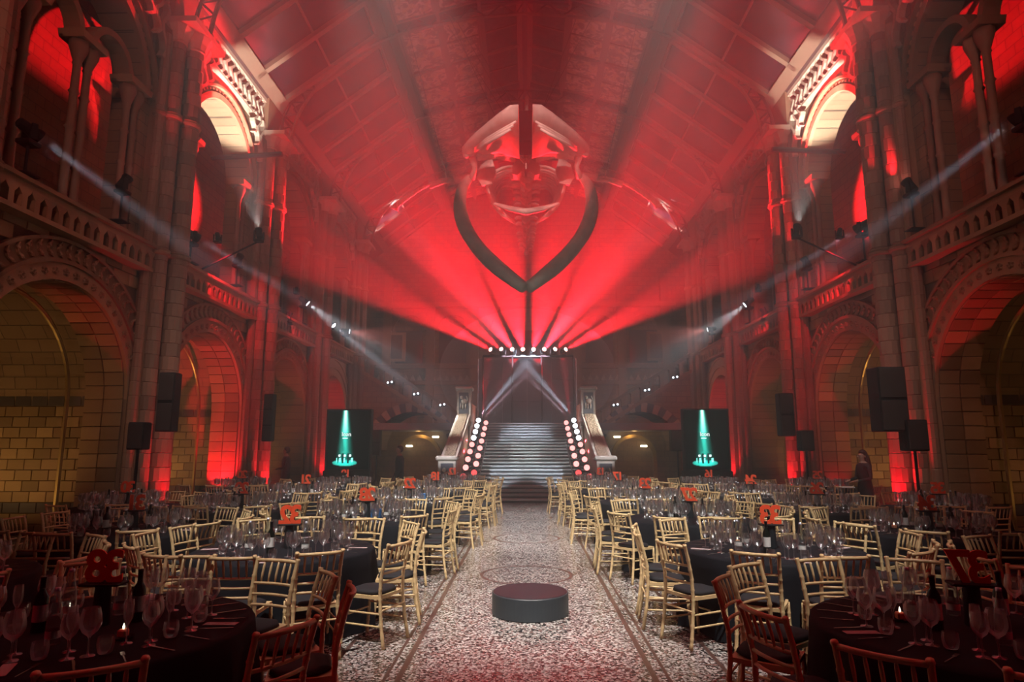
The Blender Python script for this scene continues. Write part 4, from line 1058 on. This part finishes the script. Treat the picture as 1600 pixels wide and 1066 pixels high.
MB().cbox((0, 0, .9), (.3, .22, .03), .008).build('tray', M['label'], sd_t); MB().tube([(0, 0, .89), (0, 0, .03)], .025, 6).build('post', M['black'], sd_t); MB().lathe([(.16, 0), (.16, .02), (.03, .04)], 12, cap=True).build('foot', M['black'], sd_t)

# ================================================================== CHAIRS
def bamboo(pts, r, n=8, step=.11):
    """tube with raised bamboo rings"""
    pts = [Vector(p) for p in pts]; out, rad = [], []; L0 = 0.0
    for a, b in zip(pts, pts[1:]):
        L_ = (b - a).length; k = max(1, round(L_ / step))
        for i in range(k):
            t0 = i / k; out += [a.lerp(b, t0 + .04 / k), a.lerp(b, t0 + .5 / k)]; rad += [r * .96, r * .96]
            e = .012 / max(L_, .02)
            out += [a.lerp(b, t0 + 1 / k - 2 * e), a.lerp(b, t0 + 1 / k - e), a.lerp(b, min(1, t0 + 1 / k))]; rad += [r * .96, r * 1.2, r * .98]
    return out, rad
def chair_parts(hi):
    """list of (name, MB, material, smooth)"""
    n = 8 if hi else 5; R = []
    def bar(name, pts, r, nn=None, step=.11):
        if hi: p, q = bamboo(pts, r, nn or n, step)
        else: p, q = pts, [r] * len(pts)
        R.append((name, MB().tube(p, q, nn or n), 'gold', hi))
    post = lambda s: [(s * .205, -.265, 0), (s * .195, -.225, .22), (s * .188, -.20, .44), (s * .186, -.205, .62), (s * .19, -.245, .80), (s * .195, -.285, .93)]
    for s in (-1, 1): bar('back_post', post(s), .017)
    for s in (-1, 1): bar('leg', [(s * .195, .185, .44), (s * .198, .195, .22), (s * .205, .215, 0)], .0165)
    def rail(name, z, y, r, bow):
        R.append((name, MB().tube([(-.188, y, z), (-.1, y - bow, z), (0, y - bow * 1.4, z), (.1, y - bow, z), (.188, y, z)], r, n), 'gold', hi))
    rail('top_rail', .905, -.278, .0155, .022)
    for z, y in ((.735, -.230), (.655, -.213), (.575, -.203)): rail('back_rail', z, y, .0115, .018)
    for k in range(5):
        x = -.124 + k * .062; b = .022 * (1 - (x / .19) ** 2) * 1.2
        R.append(('spindle', MB().tube([(x, -.230 - b, .735), (x * 1.01, -.245 - b, .80), (x * 1.02, -.262 - b, .855), (x * 1.03, -.278 - b, .905)], [.0065, .0105, .0105, .0065], 6 if hi else 4), 'gold', hi))
    f = MB(); f.prism([(-.2, .2), (.2, .2), (.205, .1), (.195, -.2), (-.195, -.2), (-.205, .1)], 'z', .425, .455); R.append(('seat_frame', f, 'gold', False))
    c = MB(); m_ = 12
    for z, rr in ((.455, .93), (.468, 1.0), (.488, .97), (.496, .8)):
        for k in range(m_):
            a = 2 * PI * k / m_; ca, sa = math.cos(a), math.sin(a); q = (abs(ca) ** 5 + abs(sa) ** 5) ** -.2
            c.v.append((ca * q * .185 * rr, sa * q * .185 * rr, z))
    for i in range(3):
        for k in range(m_): a, b = i * m_ + k, i * m_ + (k + 1) % m_; c.f.append((a, b, b + m_, a + m_))
    c.f.append(tuple(range(3 * m_, 4 * m_))); R.append(('seat_cushion', c, 'cushion', True))
    for s in (-1, 1):
        for z in (.30, .19): bar('stretcher', [(s * .197, -.222, z), (s * .199, .2, z)], .0095, 6)
    bar('stretcher', [(-.198, .198, .25), (.198, .198, .25)], .0095, 6); bar('stretcher', [(-.195, -.224, .33), (.195, -.224, .33)], .0095, 6)
    return R
CH_HI = [(nm, mb.mesh('chair_' + nm, M[m], sm)) for nm, mb, m, sm in chair_parts(True)]
far_mb, far_cu = MB(), MB()
for nm, mb, m, sm in chair_parts(False): (far_cu if m == 'cushion' else far_mb).add(mb.v, mb.f)
CH_FAR, CH_FARC = far_mb.mesh('chair_frame', M['gold']), far_cu.mesh('chair_cushion', M['cushion'], True)
CLOCK = ['twelve', 'one', 'two', 'three', 'four', 'five', 'six', 'seven', 'eight', 'nine', 'ten', 'eleven']

# ================================================================== TABLES
def cloth_mesh(seed):
    rnd = random.Random(seed); mb = MB(); n = 96; ph = [rnd.uniform(0, 6.28) for _ in range(3)]
    rows = [(.0, .752, 0), (.5, .752, 0), (.88, .752, 0), (.915, .747, 0), (.93, .728, .004), (.935, .60, .015), (.95, .38, .03), (.965, .15, .04), (.975, .012, .045)]
    for r, z, am in rows:
        for k in range(n):
            a = 2 * PI * k / n; wv = math.sin(12 * a + ph[0]) + .6 * math.sin(19 * a + ph[1]) + .3 * math.sin(31 * a + ph[2])
            rr = r + am * wv; mb.v.append((rr * math.cos(a), rr * math.sin(a), z))
    for i in range(len(rows) - 1):
        for k in range(n): a, b = i * n + k, i * n + (k + 1) % n; mb.f.append((a, b, b + n, a + n))
    return mb.mesh('tablecloth', M['cloth'], True)
CLOTHS = [cloth_mesh(k) for k in range(4)]
BOARD = MB().lathe([(.0, .70), (.90, .70), (.90, .74), (0, .74)], 40).mesh('table_board', M['black'])
# glassware
WG = [(.036, 0), (.034, .003), (.006, .007), (.0045, .03), (.0042, .085), (.008, .098), (.030, .118), (.042, .145), (.044, .165), (.040, .195), (.033, .225)]
WG_BIG = [(r * (1.0 if z < .09 else 1.22), z if z < .09 else .09 + (z - .09) * 1.12) for r, z in WG]
FL = [(.033, 0), (.031, .003), (.006, .007), (.0045, .03), (.0042, .09), (.010, .105), (.024, .135), (.028, .17), (.026, .21), (.023, .235)]
GL_ME = [MB().lathe(p, 14).mesh('wine_glass', M['glass'], True) for p in (WG, WG_BIG, FL)]
TUM = MB().lathe([(.0, .006), (.028, .004), (.035, .012), (.041, .04), (.042, .06), (.038, .09)], 14).mesh('tumbler', M['glass'], True)
WB = MB().lathe([(.0, .0), (.036, .0), (.0375, .01), (.0375, .185), (.033, .205), (.018, .232), (.0145, .25), (.0145, .30), (.016, .302), (.016, .312), (0, .312)], 14).mesh('bottle_body', M['wine'], True)
WBL = MB().lathe([(.0382, .06), (.0382, .155)], 14).mesh('bottle_label', M['label'], True)
WBF = MB().lathe([(.0152, .245), (.0152, .30), (.0166, .301), (.0166, .313), (0, .313)], 12).mesh('bottle_foil', M['foil'], True)
AQ = MB().lathe([(.0, .0), (.038, .0), (.040, .012), (.040, .10), (.038, .13), (.034, .17), (.024, .22), (.016, .26), (.014, .285)], 14).mesh('bottle_body', M['bottleglass'], True)
AQC = MB().lathe([(.0155, .282), (.0155, .30), (0, .30)], 12).mesh('bottle_cap', M['capmetal'], True)
AQL = MB().lathe([(.0407, .035), (.0407, .075)], 14).mesh('bottle_label', M['label'], True)
MENU = MB().cbox((0, 0, 0), (.062, .20, .004), .001).mesh('menu_card', M['paper'])
PLT = MB().lathe([(.0, .002), (.05, .002), (.058, .010), (.06, .012)], 18).mesh('candle_plate', M['black'], True)
WAX = MB().cbox((0, 0, .03), (.05, .05, .044), .008).mesh('candle_block', M['wax'])
FLM = MB().lathe([(.0, .05), (.007, .058), (.006, .068), (0, .085)], 6).mesh('candle_flame', M['flame'], True)
def cutlery(kind):
    mb = MB()
    if kind == 'fork':
        mb.box((0, -.03, 0), (.008, .13, .003)); mb.box((0, .045, .001), (.022, .02, .003))
        for k in range(4): mb.box((-.0085 + k * .0057, .075, .002), (.003, .045, .003))
    else: mb.box((0, -.05, 0), (.011, .09, .004)); mb.prism([(-.004, -.005), (.009, -.005), (.010, .08), (.002, .11), (-.004, .10)], 'z', -.001, .001)
    return mb.mesh(kind, M['steel'])
FORK, KNIFE = cutlery('fork'), cutlery('knife')
NUM_BASE = MB().cbox((0, 0, 0), (.24, .13, .016), .004).mesh('base_plate', M['black'])
NUM_POST = MB().lathe([(.05, 0), (.055, .01), (.045, .22), (.05, .235)], 14, cap=True).mesh('stand_vase', M['satin'], True)
NUMERAL = {}
def numeral(ch):
    if ch not in NUMERAL: NUMERAL[ch] = text_mesh('numeral_' + ch, ch, .272, .006, .0085, M['redcard'])
    return NUMERAL[ch]
# (x, y, number, phrase, near?)
TB = []; NTH = ['nearest', 'second', 'third', 'fourth', 'fifth', 'last']
def row(s, x, ys, nums, names, hi):
    for i, (y, n_, nm) in enumerate(zip(ys, nums, names)): TB.append((s * x[i], y, n_, nm, y < hi))
row(-1, [2.64, 2.56, 2.42, 2.28, 2.16, 2.06], [4.05, 7.0, 9.82, 12.6, 15.4, 18.1], [38, 32, 28, 22, 18, 12], [f'the {o} table left of the aisle' for o in NTH], 10.5)
row(1, [2.72, 2.60, 2.44, 2.28, 2.16, 2.06], [4.15, 7.1, 9.92, 12.7, 15.5, 18.2], [37, 33, 27, 23, 17, 13], [f'the {o} table right of the aisle' for o in NTH], 10.5)
MID = [f'the {o} table of the {{}} middle row' for o in ORD]
row(-1, [5.2, 5.1, 4.95, 4.8, 4.7], [5.5, 8.4, 11.2, 14.0, 16.8], [39, 31, 29, 21, 19], [m_.format('left') for m_ in MID], 9)
row(1, [5.3, 5.15, 4.98, 4.8, 4.7], [5.6, 8.55, 11.35, 14.1, 16.9], [36, 34, 26, 24, 16], [m_.format('right') for m_ in MID], 9)
WAL = [f'the {o} table of the {{}} wall row' for o in ORD]
row(-1, [7.1, 7.15], [11.45, 16.2], [30, 20], [m_.format('left') for m_ in WAL], 0)
row(1, [7.1, 7.15], [11.45, 16.2], [35, 25], [m_.format('right') for m_ in WAL], 0)
order = sorted(range(len(TB)), key=lambda i: TB[i][1] + .3 * abs(TB[i][0]))
NEAR_GLASS = set(order[:8]); GL_ST, TM_COUNT = MB(), 0
GL_LO = [MB().lathe(p[0:2] + p[3:4] + p[4:], 8) for p in (WG, WG_BIG, FL)]
rnd = random.Random(11); n_ch = 0
def in_view(x, y, z=.5, m=140):
    d = CAM_M.transposed() @ Vector((x, y, z - CAMZ))
    if d.z > -.3: return False
    px, py = 800 - FPX * d.x / d.z, 533 + FPX * d.y / d.z
    return -m < px < 1600 + m and py < 1066 + m * 1.5
for ti in range(len(TB)):
    tx, ty, num, nm, hi = TB[ti]
    T = empty('round_table', (tx, ty, 0), rnd.uniform(0, 6)); tag(T, f'round banquet table under a black cloth, {nm}', 'table', 'round banquet tables')
    inst('tablecloth', CLOTHS[ti % 4], T); inst('table_board', BOARD, T)
    a_off = rnd.uniform(-.06, .06) + (.0 if abs(tx) > 3 else .12)
    z0 = .753
    for k in range(12):
        a = PI / 2 - 2 * PI * k / 12 + a_off; ca, sa = math.cos(a), math.sin(a)
        jr = rnd.uniform(1.13, 1.24); ja = a + rnd.uniform(-.06, .06)
        cx, cy_ = tx + jr * math.cos(ja), ty + jr * math.sin(ja)
        rz = ja + PI / 2 + rnd.uniform(-.16, .16)
        if in_view(cx, cy_, .7) and all(math.hypot(cx - p[0], cy_ - p[1]) > .5 for p in PEOPLE) and abs(cx) < 8.0 and not (num == 25 and k in (2, 3, 4)) and not (num == 30 and k in (7, 8, 9, 10)):
            if any(math.hypot(cx - q[0], cy_ - q[1]) < .43 for q in CHAIRS_AT) or any(math.hypot(cx - q[0], cy_ - q[1]) < 1.1 for q in TB if (q[0], q[1]) != (tx, ty)): continue_chair = False
            else: continue_chair = True
            lab = f'gold banquet chair at {CLOCK[k]} o\'clock of {nm}'
            if not continue_chair: pass
            elif hi:
                c = empty('banquet_chair', (cx, cy_, 0), rz)
                for pn, me in CH_HI: inst(pn, me, c)
            else:
                c = empty('banquet_chair', (cx, cy_, 0), rz); inst('chair_frame', CH_FAR, c); inst('seat_cushion', CH_FARC, c)
            if continue_chair: tag(c, lab, 'chair', 'gold banquet chairs'); n_ch += 1; CHAIRS_AT.append((cx, cy_))
        # place setting
        def pos(r, da): return (tx + r * math.cos(a + da), ty + r * math.sin(a + da), z0)
        for g in range(3 if ti in NEAR_GLASS else 4):
            r_, da = ((.60, -.10), (.66, -.20), (.52, -.22), (.50, .08))[g]
            p = pos(r_ + rnd.uniform(-.03, .03), da + rnd.uniform(-.04, .04))
            if ti in NEAR_GLASS:
                if in_view(p[0], p[1], .8, 60):
                    o = inst('wine_glass', GL_ME[(1, 0, 2)[g]], None, p); tag(o, f'{("large", "medium", "slim")[g]} wine glass at {CLOCK[k]} o\'clock on {nm}', 'glass', f'wine glasses on {nm}')
            else:
                q = GL_LO[(g + k) % 3]; sc_ = 1.1; GL_ST.add([(v[0] * sc_ + p[0], v[1] * sc_ + p[1], v[2] * sc_ + p[2]) for v in q.v], q.f)
        if TM_COUNT < 300:
            p = pos(.62 + rnd.uniform(-.03, .03), .06 + rnd.uniform(-.03, .03))
            if in_view(p[0], p[1], .8, 60):
                tag(inst('tumbler', TUM, None, p), f'stemless water glass at {CLOCK[k]} o\'clock on {nm}', 'glass', f'tumblers on {nm}'); TM_COUNT += 1
        if ty < 9 and in_view(*pos(.75, 0)[:2], .76, 40):
            p = pos(.76, -.02); k % 3 or tag(inst('menu_card', MENU, None, (p[0], p[1], z0 + .003), (0, 0, a + PI / 2 + .5 * rnd.uniform(-1, 1))), f'pale menu card lying at {CLOCK[k]} o\'clock on {nm}', 'menu card', f'menu cards on {nm}')
            for kk, (me, nn, da) in enumerate(((FORK, 'fork', .13), (KNIFE, 'knife', -.15))):
                p = pos(.78, da); tag(inst(nn, me, None, (p[0], p[1], z0 + .004), (0, 0, a + PI / 2)), f'steel {nn} laid at {CLOCK[k]} o\'clock on {nm}', nn, f'{nn}s on {nm}')
    # centre: number, bottles, candles
    C = empty('table_number', (tx + .02, ty + .05, z0), rnd.uniform(-.15, .15) + (.12 if tx < 0 else -.12)); tag(C, f'red cut-out number seen from behind on {nm}', 'table number', 'red table numbers')
    inst('stand_vase', NUM_POST, C); inst('base_plate', NUM_BASE, C, (0, 0, .243))
    for d_, ch in enumerate(str(num)):
        # the figures face the stairs, so the camera sees their backs
        inst('numeral', numeral(ch), C, (.052 - .104 * d_, 0, .252), (PI / 2, 0, PI))
    bl = [('w', .24, .5), ('w', .27, 3.4), ('a', .30, 1.5), ('a', .33, 4.6), ('a', .36, 2.4)]
    bl = [(kind, tx + r_ * math.cos(a_ + a_off + ti), ty + r_ * math.sin(a_ + a_off + ti)) for kind, r_, a_ in bl]
    rank = {'w': ['nearer', 'farther'], 'a': ['nearest', 'middle', 'farthest']}
    for kind, bx_, by_ in bl:
        p = (bx_, by_, z0); wd = rank[kind][sorted(q[2] for q in bl if q[0] == kind).index(by_)]
        b_ = empty('wine_bottle' if kind == 'w' else 'water_bottle', p, rnd.uniform(0, 6))
        for n2, me in ((('bottle_body', WB), ('bottle_label', WBL), ('bottle_foil', WBF)) if kind == 'w' else (('bottle_body', AQ), ('bottle_cap', AQC), ('bottle_label', AQL))): inst(n2, me, b_)
        tag(b_, f'{wd} dark wine bottle with pale label on {nm}' if kind == 'w' else f'{wd} clear glass water bottle on {nm}', 'bottle', ('wine bottles on ' if kind == 'w' else 'water bottles on ') + nm)
    for q in range(2 if ty < 5 else (1 if ty < 9 else 0)):
        a_ = a_off + 2.4 + q * PI + rnd.uniform(-.2, .2); p = (tx + .40 * math.cos(a_), ty + .40 * math.sin(a_), z0)
        cd = empty('candle', p); inst('candle_plate', PLT, cd); inst('candle_block', WAX, cd); inst('candle_flame', FLM, cd)
        tag(cd, f'{["first", "second"][q]} lit candle block on {nm}', 'candle', f'candles on {nm}')
for (x, y, nm) in ((-2.15, 9.4, 'the third table left of the aisle'), (-1.95, 12.3, 'the fourth table left of the aisle')):
    bb = empty('blue_box', (x, y, .753)); MB().cbox((0, 0, .09), (.14, .09, .18), .006).build('carton', M['bluebox'], bb); MB().bx(-.045, .045, -.047, -.044, .04, .15).build('carton_label', M['capmetal'], bb)
    tag(bb, f'bright blue box standing among the glasses on {nm}', 'box')
gs = GL_ST.build('distant_wine_glasses', M['glass'], None, True); tag(gs, 'mass of clear wine glasses crowding the farther tables', 'glasses', kind='stuff')
print('chairs', n_ch, 'tumblers', TM_COUNT, 'objects', len(bpy.data.objects))
